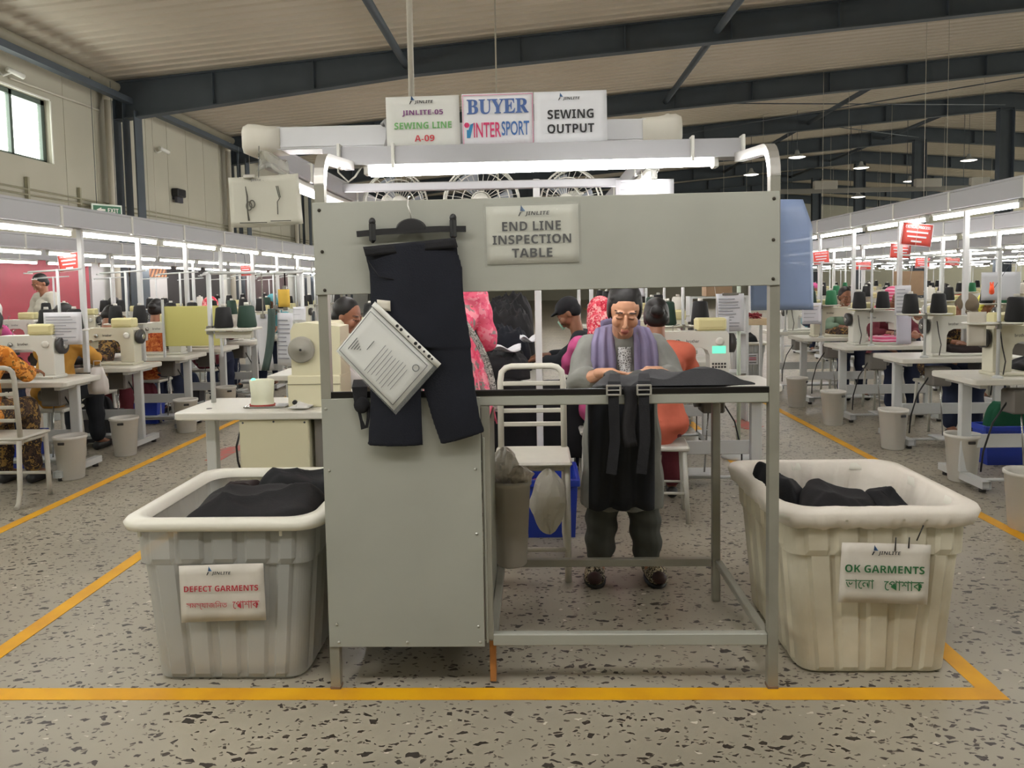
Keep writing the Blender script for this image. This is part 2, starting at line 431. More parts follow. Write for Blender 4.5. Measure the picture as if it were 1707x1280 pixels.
# beam lugs hanging below the rafters
# floor marking
def tape(x0, y0, x1, y1, w): 
    a, b_ = Vector((x0, y0, 0)), Vector((x1, y1, 0)); t = (b_-a).normalized(); n = Vector((-t.y, t.x, 0))*w/2
    return MB().prism([a-n+Vector((0, 0, .0005)), b_-n+Vector((0, 0, .0005)), b_+n+Vector((0, 0, .0005)), a+n+Vector((0, 0, .0005))], (0, 0, .0015))
for a in ((-4.5, 2.523, 1.60, 2.523, .075), (-2.17, 2.56, -2.17, 34, .075), (1.565, 2.56, 1.565, 34, .075), (-3.26, -1, -3.26, 40, .075), (2.67, -1, 2.67, 40, .075)):
    s = struct('floor_marking', tape(*a), M_yel)
def arrow(x, y, dx, dy, L_, w):
    t = Vector((dx, dy, 0)).normalized(); n = Vector((-t.y, t.x, 0)); c = Vector((x, y, .001)); P = []
    for a, b_ in ((-.5, -.25), (.1, -.25), (.1, -.6), (.5, 0), (.1, .6), (.1, .25), (-.5, .25)): P.append(c+t*a*L_+n*b_*w)
    return MB().prism(P, (0, 0, .0015))
for a in ((2.08, 7.3, 0, -1, .55, .26), (-2.72, 6.35, 0, 1, .6, .28), (2.08, 12.5, 0, -1, .55, .26)): struct('floor_marking', arrow(*a), M_red)
# coloured panels, doors and openings low on the left wall
M_crim = mat('crimson_board', (142, 42, 56), .5, var=.08, scale=2)
M_dark = mat('dark_opening', (44, 40, 40), .8)
M_brown = mat('brown_curtain', (82, 66, 66), .85, var=.15, scale=3)
def wallpiece(name, y0, y1, z0, z1, m, t=.05): return MB().box((XW+t/2+.002, (y0+y1)/2, (z0+z1)/2), (t, y1-y0, z1-z0))
struct('trim_4', wallpiece('', 11.6, 14.55, 0, 2.15, 0), M_crim)
dr = struct('door_1', wallpiece('', 14.62, 15.05, .05, 1.95, 0, .06), mat('door_grey', (188, 186, 186), .5))
obj('handle', MB().box((XW+.09, 14.7, 1.0), (.05, .03, .14)), M_steel, dr)
for (a, b_) in ((17.7, 20.9), (22.4, 26.5)): struct('trim_5', wallpiece('', a, b_, 0, 2.22, 0), M_brown if a > 20 else M_dark)
struct('trim_6', wallpiece('', 20.9, 21.2, 0, 2.3, 0), M_white)
def stripes():
    m = bpy.data.materials.new('hazard'); m.use_nodes = True; nt = m.node_tree; N = nt.nodes; L = nt.links
    tc = N.new('ShaderNodeTexCoord'); mp = N.new('ShaderNodeMapping'); mp.inputs['Rotation'].default_value = (radians(35), 0, 0)
    w = N.new('ShaderNodeTexWave'); w.bands_direction = 'Y'; w.inputs['Scale'].default_value = 2.4
    r = N.new('ShaderNodeValToRGB'); r.color_ramp.interpolation = 'CONSTANT'; e = r.color_ramp.elements
    e[0].color = (*lin((104, 56, 38)), 1); e[1].position = .5; e[1].color = (*lin((206, 138, 82)), 1)
    L.new(tc.outputs['Object'], mp.inputs['Vector']); L.new(mp.outputs['Vector'], w.inputs['Vector']); L.new(w.outputs['Fac'], r.inputs['Fac'])
    L.new(r.outputs['Color'], N['Principled BSDF'].inputs['Base Color']); return m
tag(obj('hazard_board', MB().box((XW+.06, 16.85, 1.9), (.03, 1.6, .36)), stripes()), 'brown and orange diagonally striped board above a white panel on the left wall', 'board')
tag(obj('wall_board', MB().box((XW+.06, 16.85, 1.36), (.03, 1.6, .68)), mat('board_white', (196, 192, 190), .5)), 'plain white board below the striped board on the left wall', 'board')
# services on the left wall
M_cond = mat('conduit', (150, 146, 124), .5)
for k in range(4):
    o = obj('wall_conduit', MB().cyl((XW+.05, 9.5, 2.95+.095*k), (XW+.05, 33, 2.95+.095*k), .018, n=8), M_cond)
    tag(o, '%s of the four parallel conduits along the left wall' % ('lowest', 'second lowest', 'third', 'topmost')[k], 'conduit', 'conduits on the left wall')
for i, y in enumerate((12.9, 14.4)):
    o = obj('conduit_drop', MB().box((XW+.04, y, 3.05), (.06, .05, .8)), M_cond)
    tag(o, 'upright conduit strap on the left wall, %s the window' % ('under', 'to the right of')[i], 'conduit')
o = obj('wall_pipe', MB().cyl((XW+.05, 12.6, 5.08), (XW+.05, 15.2, 5.13), .02, n=8), M_pipe); tag(o, 'thin white pipe above the window on the left wall', 'pipe')
def cctv(y, z, lab):
    t = thing('security_camera', lab, 'camera', (XW, y, z))
    obj('body', MB().cyl((.12, -.1, .02), (.2, .17, -.04), .045, n=14).cyl((.2, .17, -.04), (.203, .18, -.042), .05, n=14), M_white, t)
    obj('lens', MB().cyl((.2, .18, -.042), (.203, .187, -.044), .03, n=12), M_black, t)
    obj('bracket', MB().sweep([(0, -.12, -.04), (.06, -.12, -.1), (.12, -.02, -.03)], .018, n=8), M_white, t)
cctv(12.55, 5.17, 'white security camera on the left wall above the window')
cctv(17.6, 4.75, 'small security camera on the left wall between the first two columns')
t = thing('loudspeaker', 'small black loudspeaker on the left wall between two columns', 'loudspeaker', (XW, 18.4, 3.7))
obj('case', MB().box((.1, 0, .12), (.18, .42, .2), .02), M_black, t)
obj('bracket', MB().box((.03, 0, .0), (.06, .3, .1)).box((.12, -.05, -.06), (.08, .3, .14), .01), mat('dark_bracket', (58, 58, 66), .5), t)
# exit sign
t = thing('exit_sign', 'green and white exit sign hanging by the left wall', 'sign', (XW+.35, 14.78, 3.04), radians(60))
obj('panel', MB().box((0, 0, 0), (.62, .03, .24), .004), mat('sign_white', (226, 236, 226), .4), t)
obj('face', MB().box((0, -.017, 0), (.56, .004, .17)), mat('exit_green', (40, 104, 72), .4), t)
text('EXIT', .22, .09, M_white, t, (.12, -.021, 0), bold=.02)
obj('arrow', MB().prism([(-.22, -.02, 0), (-.12, -.02, .05), (-.12, -.02, .02), (-.04, -.02, .02), (-.04, -.02, -.02), (-.12, -.02, -.02), (-.12, -.02, -.05)], (0, -.002, 0)), M_white, t)
obj('hanger_rod', MB().cyl((-.2, 0, .1), (-.2, 0, 2.6), .006, n=6), M_steel, t); obj('hanger_rod', MB().cyl((.2, 0, .1), (.2, 0, 2.6), .006, n=6), M_steel, t)
# busbar across the hall and pendant lamps on the right
o = thing('busbar', 'grey busbar trunking running across the hall on the right', 'busbar', (0, 30, 0))
obj('trunking', MB().box((13.9, 0, 4.86), (8.6, .14, .18), .01), mat('busbar_grey', (128, 126, 120), .5), o)
for x, s in ((11.6, .9), (15.6, 1.0), (17.6, .7)): obj('tap_box', MB().box((x, -.02, 5.08), (s, .24, .34), .02), mat('busbar_box', (176, 172, 162), .5), o)
for x in (10.3, 12.6, 14.8, 17.0): obj('hanger_rod', MB().cyl((x, 0, 4.9), (x, 0, roof_z(x)-.015), .012, n=6), M_steel, o)
M_lampglow = emit('pendant_glow', (255, 250, 235), 3)
def pendant(x, y, z, lab):
    t = thing('pendant_lamp', lab, 'lamp', (x, y, z), 0, 'pendant lamps under the roof')
    obj('shade', MB().lathe([(.045, .26), (.07, .2), (.09, .12), (.3, .0)], n=20, cap0=True, cap1=False), mat('shade_grey', (170, 172, 170), .4), t)
    obj('diffuser', MB().lathe([(.285, .005), (.2, -.02), (.02, -.04)], n=20), M_lampglow, t)
    obj('cable', MB().cyl((0, 0, .26), (0, 0, roof_z(x)-.015-z), .008, n=6), M_steel, t)
    return t
for a in ((9.45, 27, 5.72, 'dome pendant lamp nearest the inspection table'), (13.1, 30.2, 5.75, 'dome pendant lamp left of the middle ridge column'), (16.9, 29.5, 5.85, 'dome pendant lamp just left of the nearest ridge column'),
          (8.7, 30, 5.55, 'lowest dome pendant lamp behind the frame elbow'), (17.9, 36, 5.9, 'dome pendant lamp between two ridge columns'), (14.2, 33, 4.9, 'dome pendant lamp hanging low under the busbar')): pendant(*a)

for _i, _p in enumerate(FILL_BAYS): pendant(*_p, 'unseen dome pendant lamp added to brighten the cross aisle before the table, %s one' % ('left', 'middle', 'right')[_i])

# ================================================================== THE INSPECTION TABLE
M_tab = mat('grey_paint', (162, 163, 153), .42, var=.05, scale=3, bump=.03, bscale=6)
M_frame = mat('frame_grey', (146, 144, 133), .38, metal=.15, var=.07, scale=9)
M_edge = mat('worktop_black', (22, 20, 20), .3)
M_screw = mat('screw_steel', (196, 196, 190), .3, metal=.8)
M_dscrew = mat('screw_dark', (58, 52, 44), .5, metal=.4)
M_chrome = mat('bare_steel', (205, 203, 198), .28, metal=.75)
M_paper = mat('paper', (222, 222, 218), .7, var=.02, scale=4)
M_plast = mat('clear_sleeve', (230, 232, 228), .12, alpha=.05)
YF, YR, XL, XRT = 2.57, 3.29, -.735, .822
T = thing('inspection_table', 'grey steel end-line inspection table with header board, overhead arms and side panel', 'table', (0, YF, 0))
s = .034
for x, y, name in ((XL, 0, 'post'), (XRT, 0, 'post')):
    m = 1 if x > 0 else -1
    b = MB()
    pts = [(x, 0, .004), (x, 0, 1.80)] + [(x, .075-.075*cos(a), 1.80+.1*sin(a)) for a in [radians(q) for q in (15, 30, 45, 60, 75, 90)]]
    k = b.sweep(pts[:2], 0, rect=(s, s), up=(0, 1, 0))
    p = obj('post', b, M_frame, T)
    e = MB().sweep([(x, 0, 1.795)]+pts[1:]+[(x, .43, 1.93)], 0, rect=(s+.001, s+.001), smooth=False)
    obj('arm', e, M_chrome, T)
    obj('foot_pad', MB().box((x, 0, .006), (s+.004, s+.004, .012), .002), mat('foot_pad', (120, 100, 84), .6), p)
for x in (XL, XRT-.022):
    obj('rear_leg', MB().box((x, YR-YF, .45), (s, s, .9), .002), M_frame, T)
obj('worktop', MB().prism([(XL+.018, -.012, 1.055), (XL+.018, YR-YF+.02, .938), (XL+.018, YR-YF+.02, .956), (XL+.018, -.012, 1.076)], (XRT-XL-.036, 0, 0)), mat('worktop_board', (196, 192, 180), .4), T)
obj('edge_tape', MB().box(((XL+XRT)/2, -.008, 1.066), (XRT-XL-.03, .014, .022), .003), M_edge, T)
obj('front_rail', MB().box(((XL+XRT)/2, .004, 1.038), (XRT-XL-s, s, .034), .003), M_tab, T)
obj('rear_rail', MB().box(((XL+XRT)/2, YR-YF, .918), (XRT-XL-s-.01, s, .034), .003), M_frame, T)
obj('side_rail', MB().sweep([(XRT-.017, .017, 1.03), (XRT-.017, YR-YF-.017, .918)], 0, rect=(.03, .03)), M_frame, T)
obj('side_rail', MB().box((XRT-.012, (YR-YF)/2, .176), (.03, YR-YF-s, .03), .003), M_frame, T)
obj('foot_rail', MB().box((.32, .004, .178), (.97, .03, .042), .003), M_tab, T)
obj('foot_rail', MB().box((.03, YR-YF, .178), (1.5, .03, .034), .003), M_frame, T)
obj('side_rail', MB().box((-.165, (YR-YF)/2, .178), (.03, YR-YF-s, .034), .003), M_frame, T)
# side cabinet of sheet panels
cab = MB().box((-.472, -.021, .607), (.556, .006, .892), .001)
cb = obj('front_panel', cab, M_tab, T)
def screws(parent, pts, y, r, m, name='screw'):
    for x, z in pts: obj(name, MB().lathe([(r, 0), (r*.8, .003), (r*.2, .004)], n=10, M=Matrix.Translation((x, y, z)) @ Matrix.Rotation(radians(90), 4, 'X')), m, parent)
screws(cb, [(-.735, 1.02), (-.73, .80), (-.72, .245), (-.715, .178), (-.47, .178), (-.215, .80), (-.215, .57), (-.215, .235), (-.21, .178)], -.024, .0055, M_screw)
obj('side_panel', MB().box((-.185, .30, .54), (.006, .63, .74), .001), M_tab, T)
obj('side_panel', MB().box((-.728, .36, .54), (.006, .66, .74), .001), M_tab, T)
obj('corner_post', MB().box((-.178, .004, .6), (.03, .03, .84), .002), M_frame, T)
obj('cabinet_floor', MB().box((-.45, .36, .165), (.54, .66, .012)), M_frame, T)
obj('wooden_leg', MB().box((-.17, .05, .08), (.022, .04, .155), .002), mat('plywood', (176, 120, 66), .6, var=.12, scale=20), T)
# header board
hb = obj('header_board', MB().box((.045, -.021, 1.58), (1.592, .008, .318), .002), M_tab, T, rot=(0, radians(-.25), 0))
screws(hb, [(-.727, 1.712), (-.722, 1.57), (-.718, 1.437), (.822, 1.713), (.820, 1.575), (.819, 1.443)], -.026, .0062, M_dscrew)
# batten lamp slung between the arms
L_ = thing('batten_lamp', 'white batten lamp slung between the two arms of the inspection table', 'lamp', (0, 3.05, 1.94))
obj('reflector', MB().prism([(-.85, -.03, .07), (-.85, -.04, -.005), (-.85, .05, -.005), (-.85, .035, .07)], (1.7, 0, 0)), mat('reflector_grey', (160, 160, 162), .35, metal=.3), L_)
M_tube = emit('tube_glow', (255, 252, 250), TUBE)
obj('tube', MB().cyl((-.66, 0, -.028), (.723, 0, -.014), .021, n=14), M_tube, L_)
for x in (-.675, .738): obj('lamp_holder', MB().box((x, 0, -.018), (.022, .05, .05), .004), M_white, L_)
for x in (-.78, -.56, .64, .84): obj('mounting_clip', MB().box((x, -.03, .03), (.012, .05, .1), .002), M_white, L_)
obj('lamp_cable', MB().sweep([(-.68, 0, .02), (-.72, -.03, -.05), (-.75, -.02, -.07), (-.79, -.02, -.03), (-.80, 0, .03)], .004, n=6), M_white, L_)
# trunking crossbar of the line with the raceways behind it
M_trunk = mat('trunking_white', (214, 215, 218), .4, var=.015, scale=2)
M_cap = mat('cap_white', (214, 210, 198), .45)
M_race = mat('raceway_grey', (186, 186, 190), .42, metal=.25)
t = thing('trunking', 'white trunking crossbar with rounded end caps above the inspection table', 'trunking', (0, 3.36, 2.105))
obj('channel', MB().box((-.32, 0, 0), (1.7, .13, .1), .004).box((-.32, -.068, -.035), (1.7, .004, .008)), M_trunk, t)
for sx, x in ((-1, -1.215), (1, .585)):
    b = MB(); R = []
    for dx, w, h in ((.10, .15, .11), (.035, .155, .115), (-.01, .165, .13), (-.045, .16, .135), (-.072, .13, .115), (-.078, .08, .08)):
        R.append([(x-sx*-dx*1.0 if sx > 0 else x+dx, yy*w/2, zz*h/2) for yy, zz in ((-1, -.6), (-.75, -1), (.75, -1), (1, -.6), (1, .6), (.75, 1), (-.75, 1), (-1, .6))])
    if sx > 0: R = [[(2*x-q[0], q[1], q[2]) for q in r] for r in [[(x+dx, yy*w/2, zz*h/2) for yy, zz in ((-1, -.6), (-.75, -1), (.75, -1), (1, -.6), (1, .6), (.75, 1), (-.75, 1), (-1, .6))] for dx, w, h in ((.10, .15, .11), (.035, .155, .115), (-.01, .165, .13), (-.045, .16, .135), (-.072, .13, .115), (-.078, .08, .08))]]
    b.rings(R); c = obj('end_cap', b, M_cap, t)
    if sx > 0: obj('cap_knob', MB().ell((x+.02, 0, .07), (.014, .014, .012)), M_cap, c)
obj('cable_loop', MB().sweep([(-.655, -.075, .045), (-.64, -.085, .06), (-.625, -.09, .03), (-.628, -.09, -.02), (-.64, -.085, -.06), (-.65, -.07, -.075)], .012, n=8), mat('cable_grey', (150, 148, 150), .5), t)
led = obj('sign_ledge', MB().box((-.13, -.16, -.092), (1.03, .2, .012), .002), M_trunk, t)
o = obj('hanger_rod', MB().cyl((-.535, 3.36, 2.15), (-.535, 3.36, roof_z(-.535)-.015), .0135, n=10), M_pipe)
tag(o, 'white hanging rod rising to the roof behind the sewing line sign', 'rod')
o = obj('hanger_rod', MB().cyl((-.55, 12, 2.0), (-.55, 12, roof_z(-.55)-.015), .012, n=8), M_pipe)
tag(o, 'white hanging rod holding the centre raceway further back', 'rod')

# ---------------------------------------------------------------- signs
M_ink = mat('ink_black', (34, 34, 38), .6); M_logo_b = mat('ink_blue', (44, 108, 160), .6); M_logo_d = mat('ink_navy', (38, 70, 110), .6)
M_inkgrey = mat('ink_grey', (92, 92, 96), .6)
def logo(w, parent, loc, ang=0):
    """the company mark: a small blue sail over a dark slash, then the name"""
    h = w*.17; x, y, z = loc
    o = obj('logo_mark', MB().prism([(-w*.43, 0, h*.55), (-w*.32, 0, h*.55), (-w*.40, 0, h*1.75)], (0, -.0008, 0)), M_logo_d, parent, loc, (0, ang, 0))
    obj('logo_mark', MB().prism([(-w*.315, 0, h*.55), (-w*.27, 0, h*.55), (-w*.385, 0, h*1.5)], (0, -.0008, 0)), M_logo_b, parent, loc, (0, ang, 0))
    obj('logo_slash', MB().prism([(-w*.5, 0, -h*.4), (-w*.46, 0, -h*.4), (-w*.40, 0, h*.25), (-w*.36, 0, h*.3), (-w*.44, 0, h*.4)], (0, -.0008, 0)), M_ink, parent, loc, (0, ang, 0))
    text('JINLITE', w*.8, h*.9, M_ink, parent, (x+w*.12*cos(ang), y, z-w*.12*sin(ang)), bold=.025, shear=.15, ry=ang)
def sheet(name, label, x, y, z, w, h, m, rz=0, tilt=0, ang=0, bow=.004, cat='sign'):
    o = obj(name, MB().slab(lambda u, v: ((u-.5)*w, bow*sin(pi*u)*.5, (v-.5)*h), 10, 6, .0018), m, None, (x, y, z), (tilt, ang, rz))
    return tag(o, label, cat)
ZS = 2.135
a = sheet('paper_sign', 'white sign reading JINLITE-05 SEWING LINE A-09 standing on the trunking', -.462, 3.19, ZS+.003, .314, .218, mat('sign_cream', (218, 218, 212), .55), ang=radians(-.4))
logo(.1, a, (-.006, -.003, .083)); text('JINLITE-05', .175, .026, mat('ink_purple', (120, 58, 120), .6), a, (.0, -.003, .038), bold=.03)
text('SEWING LINE', .245, .028, mat('ink_leaf', (106, 168, 96), .6), a, (0, -.003, -.014), bold=.03); text('A-09', .085, .027, mat('ink_red', (200, 62, 70), .6), a, (.005, -.003, -.068), bold=.035)
a = sheet('paper_sign', 'white sign reading BUYER INTERSPORT with a thin magenta border on the trunking', -.142, 3.19, ZS+.006, .304, .222, mat('sign_white2', (226, 226, 230), .45), ang=radians(-.4))
text('\U0001D401\U0001D414\U0001D418\U0001D404\U0001D411', .262, .062, mat('ink_steelblue', (72, 100, 158), .6), a, (0, -.003, .055), bold=.012)
M_mag = mat('ink_magenta', (206, 52, 104), .6)
text('INTER', .116, .062, M_mag, a, (-.046, -.003, -.042), bold=.012); text('SPORT', .118, .06, mat('ink_blue2', (58, 104, 168), .6), a, (.0735, -.003, -.038), bold=.012)
obj('logo_dot', MB().lathe([(.011, 0), (.011, .001)], n=16, M=Matrix.Translation((-.133, -.003, -.02)) @ Matrix.Rotation(radians(90), 4, 'X')), M_mag, a)
obj('logo_stroke', MB().prism([(-.134, -.003, -.074), (-.119, -.003, -.074), (-.104, -.003, -.012), (-.117, -.003, -.018), (-.126, -.003, -.04), (-.134, -.003, -.04)], (0, -.0008, 0)), mat('ink_cyan', (44, 130, 180), .6), a)
bd = MB()
for c, d in (((0, 0, .104), (.298, .001, .0022)), ((0, 0, -.104), (.298, .001, .003)), ((-.148, 0, 0), (.0022, .001, .21)), ((.148, 0, 0), (.0022, .001, .21))): bd.box((c[0], -.003, c[2]), d)
obj('border', bd, mat('ink_pink', (222, 120, 160), .6), a)
a = sheet('paper_sign', 'white sign reading SEWING OUTPUT, rightmost on the trunking', .166, 3.19, ZS+.004, .308, .228, mat('sign_white3', (226, 227, 231), .5), ang=radians(-.4))
text('SEWING', .195, .038, M_ink, a, (.0, -.003, .018), bold=.035); text('OUTPUT', .198, .038, M_ink, a, (.0, -.003, -.042), bold=.035)
logo(.09, a, (-.006, -.003, .082))
# notice in a clear sleeve on the header board
a = sheet('notice', 'notice reading END LINE INSPECTION TABLE in a clear sleeve on the header board', -.002, YF-.030, 1.612, .315, .197, mat('sign_dull', (188, 188, 176), .5), ang=radians(-.6))
logo(.105, a, (.005, -.003, .07)); 
for s_, w, z in (('END LINE', .2, .029), ('INSPECTION', .268, -.016), ('TABLE', .138, -.062)): text(s_, w, .031, M_ink, a, (-.003, -.003, z), bold=.035)
obj('sleeve', MB().slab(lambda u, v: ((u-.5)*.33, -.006-.002*sin(9*u+4*v), (v-.5)*.215), 10, 6, .0008), M_plast, a)
# poster with scissors hanging left of the frame
P = thing('poster', 'white poster with drawings of scissors and tweezers hung from a clip', 'poster', (-1.163, 3.2, 1.822), 0)
def pf(u, v): 
    x = (u-.5)*.305*(1+.03*(1-v)); return (x+.008*(1-v), .012*sin(pi*u)+.01*(1-v)*u, (v-.5)*.215+.012*(u-.5)-.004*sin(pi*u)*(1-v))
obj('sheet', MB().slab(pf, 14, 8, .0015), mat('poster_white', (196, 194, 180), .5, var=.02, scale=5), P)
def line(pts, r, m, parent, name='drawing'): obj(name, MB().sweep([(x, -.004+y, z) for x, y, z in pts], r, n=6), m, parent)
dr = MB()
dr.sweep([(-.078, -.003, .062), (-.072, -.003, .02), (-.074, .0, -.04), (-.07, .002, -.085)], 0, n=6, radii=[.0018, .004, .003, .0042])
for cx_, cz, r, k in ((-.066, -.022, .018, .55), (-.052, -.014, .016, .6)):
    dr.sweep([(cx_+r*k*cos(q)*1.2, -.002, cz+r*sin(q)) for q in [i*pi/8 for i in range(16)]], .0025, n=6, closed=True)
obj('scissors_drawing', dr, mat('ink_print', (84, 82, 74), .6), P)
dr = MB().sweep([(.055, .0, .062), (.062, .0, .03), (.068, .0, .008), (.058, .0, -.006), (.057, .003, -.06)], .0022, n=6).sweep([(.062, .0, .062), (.068, .0, .03), (.072, .0, .012)], .002, n=6)
obj('tweezers_drawing', dr, MATS['ink_print'], P)
text('.. Jinlite ..', .07, .014, M_inkgrey, P, (-.03, -.004, .088))
for k, (x, w) in enumerate(((-.05, .12), (.07, .09))): obj('caption_line', MB().box((x, -.0, -.094+.012*k*.5), (w, .001, .004)), MATS['ink_print'], P)
obj('bulldog_clip', MB().box((-.06, -.004, .105), (.05, .012, .016), .003), M_chrome, P)
for x in (-.09, .0): obj('string', MB().cyl((x-.02, 0, .1), (x-.035, .06, .245), .0014, n=5), M_steel, P)
b = MB().slab(lambda u, v: (-.20+u*.135, -.02+.03*sin(7*u+3*v), .115+v*.075+.02*sin(5*u)+.008*sin(11*v)), 10, 8, .0012)
b2 = obj('plastic_bag', b, mat('crumpled_film', (200, 200, 190), .15, alpha=.4), None, (-1.0, 3.245, 1.836)); tag(b2, 'crumpled clear plastic film hanging above the scissors poster', 'bag')
# blue plastic apron sheet hung at the right end of the header
bl = MB().slab(lambda u, v: (.772+u*.215-.03*max(0, v-.86)/.14*u, 0.012*sin(5*u+2*v)+.05*max(0, v-.86), 1.335+v*.345+.045*min(1, max(0, (v-.86)/.14))), 14, 14, .003)
o = obj('hanging_sheet', bl, mat('blue_plastic', (142, 160, 196), .32, alpha=.94), None, (0, 2.66, 0)); tag(o, 'pale blue plastic sheet hung behind the right end of the header board', 'sheet')

# battens over the cross aisle, above the frame
for i, x in enumerate((-2.9, -1.2, .5, 2.2)):
    t = thing('batten_lamp', 'batten lamp over the cross aisle before the table, %s of four' % ('first', 'second', 'third', 'fourth')[i], 'lamp', (x, 1.2, 2.6), 0, 'aisle battens')
    obj('body', MB().box((0, 0, .035), (1.3, .09, .05), .008), M_white, t)
    for y in (-.03, .03): obj('tube', MB().cyl((-.6, y, -.005), (.6, y, -.005), .0155, n=10), M_tube, t)
    obj('hanger_rod', MB().cyl((0, 0, .06), (0, 0, roof_z(x)-.015-2.6), .006, n=6), M_pipe, t)

# ================================================================== TUBS, GARMENTS AND OTHER THINGS ROUND THE TABLE
M_tub = mat('tub_translucent', (190, 190, 184), .4, alpha=.66, var=.03, scale=3)
M_tubR = mat('tub_dirty_white', (214, 208, 188), .5, rgb2=(184, 175, 152), scale=3.2, bump=.04, bscale=9)
M_rim = mat('tub_rim', (226, 223, 210), .35)
M_blackcloth = mat('black_cloth', (30, 30, 33), .8, var=.2, scale=7, bump=.15, bscale=180, spec=.25)
M_blackcloth2 = mat('black_cloth_matt', (38, 37, 39), .85, var=.15, scale=5, bump=.15, bscale=160, spec=.2)
M_darkbrown = mat('dark_brown_cloth', (44, 36, 36), .85, spec=.2)
M_navy = mat('navy_cloth', (27, 29, 37), .8, var=.14, scale=5, bump=.15, bscale=200, spec=.22)
M_liner = mat('liner_cotton', (226, 219, 208), .9, var=.03, scale=6, bump=.1, bscale=60, spec=.1)

def rrect(w, d, r, n=10, ribs=None, amp=0):
    """points round a rounded rectangle, CCW, with optional outward ribs on the straight sides"""
    P = []
    segs = [(w/2-r, -d/2+r, -pi/2), (w/2-r, d/2-r, 0), (-w/2+r, d/2-r, pi/2), (-w/2+r, -d/2+r, pi)]
    K = 40
    for i, (cx_, cy_, a0) in enumerate(segs):
        for k in range(n+1):
            a = a0+pi/2*k/n; P.append((cx_+r*cos(a), cy_+r*sin(a), cos(a)*0, 0))
        nx, ny, _ = segs[(i+1) % 4]; a1 = a0+pi/2
        p0 = (cx_+r*cos(a1), cy_+r*sin(a1)); p1 = (nx+r*cos(segs[(i+1) % 4][2]), ny+r*sin(segs[(i+1) % 4][2]))
        for k in range(1, K):
            f = k/K; q = (p0[0]+(p1[0]-p0[0])*f, p0[1]+(p1[1]-p0[1])*f)
            o = 0
            if ribs:
                ph = (f*ribs) % 1; o = amp*(1 if ph < .68 else 0) if .02 < f < .98 else 0
            P.append((q[0]+cos(a1)*o, q[1]+sin(a1)*o, 0, 0))
    return [(p[0], p[1]) for p in P]
def tub(name, label, loc, W_, D_, wb, db, H, body, rim, rz=0, ribs=4.5, sm_=False):
    t = thing(name, label, 'tub', loc, rz)
    def ring(z, off=0, r=.055, rb=True, amp=.012):
        f = z/H; w = wb+(W_-wb)*f+off*2; d = db+(D_-db)*f+off*2
        return [(x, y, z) for x, y in rrect(w, d, r, 9, ribs if rb else None, amp)]
    b = MB(); b.rings([ring(.0, -.012, rb=False), ring(.012, 0, amp=.004), ring(.03), ring(H*.72), ring(H*.725, .010, amp=.004), ring(H*.76, .010, amp=.012), ring(H*.93, .006), ring(H*.94, 0, rb=False), ring(H, 0, rb=False)], True, False, smooth=sm_)
    obj('shell', b, body, t)
    b = MB(); prof = ((H-.035, .004), (H-.042, .030), (H-.036, .045), (H-.012, .050), (H, .040), (H+.004, .015), (H, -.006), (H-.03, -.010))
    b.rings([ring(z, o, .09, False) for z, o in prof], False, False)
    obj('rim', b, rim, t)
    return t, ring
HL = .615
tl, ringL = tub('garment_tub', 'grey translucent plastic tub of black garments beside the table, labelled DEFECT GARMENTS', (-1.148, 2.955, 0), .655, .69, .55, .67, HL, M_tub, M_rim)
for x in (-.30, .22): obj('rim_lug', MB().box((x, -.358, .565), (.012, .012, .03), .002), M_rim, tl)
HR = .622
tr, ringR = tub('garment_tub', 'dirty white plastic tub with a cotton liner, labelled OK GARMENTS', (1.222, 2.972, 0), .645, .655, .53, .625, HR, M_tubR, M_rim)
# cotton liner: over the rim, a short gathered skirt outside and a sagging bag inside
def liner():
    b = MB(); H = HR
    prof = ((H-.070, .022), (H-.052, .044), (H-.012, .053), (H+.004, .045), (H+.009, .015), (H+.002, -.012), (H-.06, -.022), (H-.16, -.035), (H-.26, -.055), (H-.36, -.075))
    R = []
    for i, (z, o) in enumerate(prof):
        q = ringR(z, o, .1, False); r = []
        for j, (x, y, zz) in enumerate(q):
            g = 0
            if i < 2: g = .004*sin(j*2.1+i)+.003*sin(j*.83)+.002*sin(j*.37)
            elif i > 4: g = (.008*sin(j*.52+.4*i)+.007*sin(j*.23-1+.15*i)+.006*abs(sin(j*.85+.25*i))+.004*sin(j*1.7-.3*i))*min(1, (i-4)/2)
            n = Vector((x, y, 0)).normalized(); r.append((x+n.x*g, y+n.y*g, zz+(.004*sin(j*.9) if i == 0 else 0)))
        R.append(r)
    b.rings(R, False, False); 
    c = R[-1]; return b
obj('liner', liner(), M_liner, tr)
# the writing on the tubs
def bengali(parts, h, m, parent, x0, z, y=-.004, ang=0):
    """glyphs placed in the order they are read, so the words come out the way the sign shows them"""
    for s_, x, w, hh, dz in parts: text(s_, w, hh, m, parent, (x, y, z+dz), bold=.012)
lm = mat('label_card', (214, 208, 198), .55, rgb2=(196, 190, 178), scale=7)
lab = obj('label', MB().slab(lambda u, v: ((u-.5)*.31+.008*(v-.5)*-1, .004*sin(3*u), (v-.5)*.205+.008*(u-.5)), 10, 6, .0018), lm, tl, (.002, -.372, .345), (radians(-4), 0, 0))
logo(.088, lab, (-.012, -.004, .072)); M_lred = mat('label_red', (176, 34, 52), .6); M_lgrn = mat('label_green', (30, 96, 52), .6)
text('DEFECT GARMENTS', .272, .021, M_lred, lab, (-.003, -.004, .018), bold=.04, ry=radians(-1))
text('\u09b8\u09ae\u09b8\u09cd\u09af\u09be\u099c\u09bf\u09a8\u09a4', .150, .031, M_lred, lab, (-.056, -.004, -.043), bold=0, ry=radians(-.5))
text('\u09c7\u09aa\u09be\u09b6\u09be\u0995', .098, .029, M_lred, lab, (.088, -.004, -.040), bold=0, ry=radians(-2))
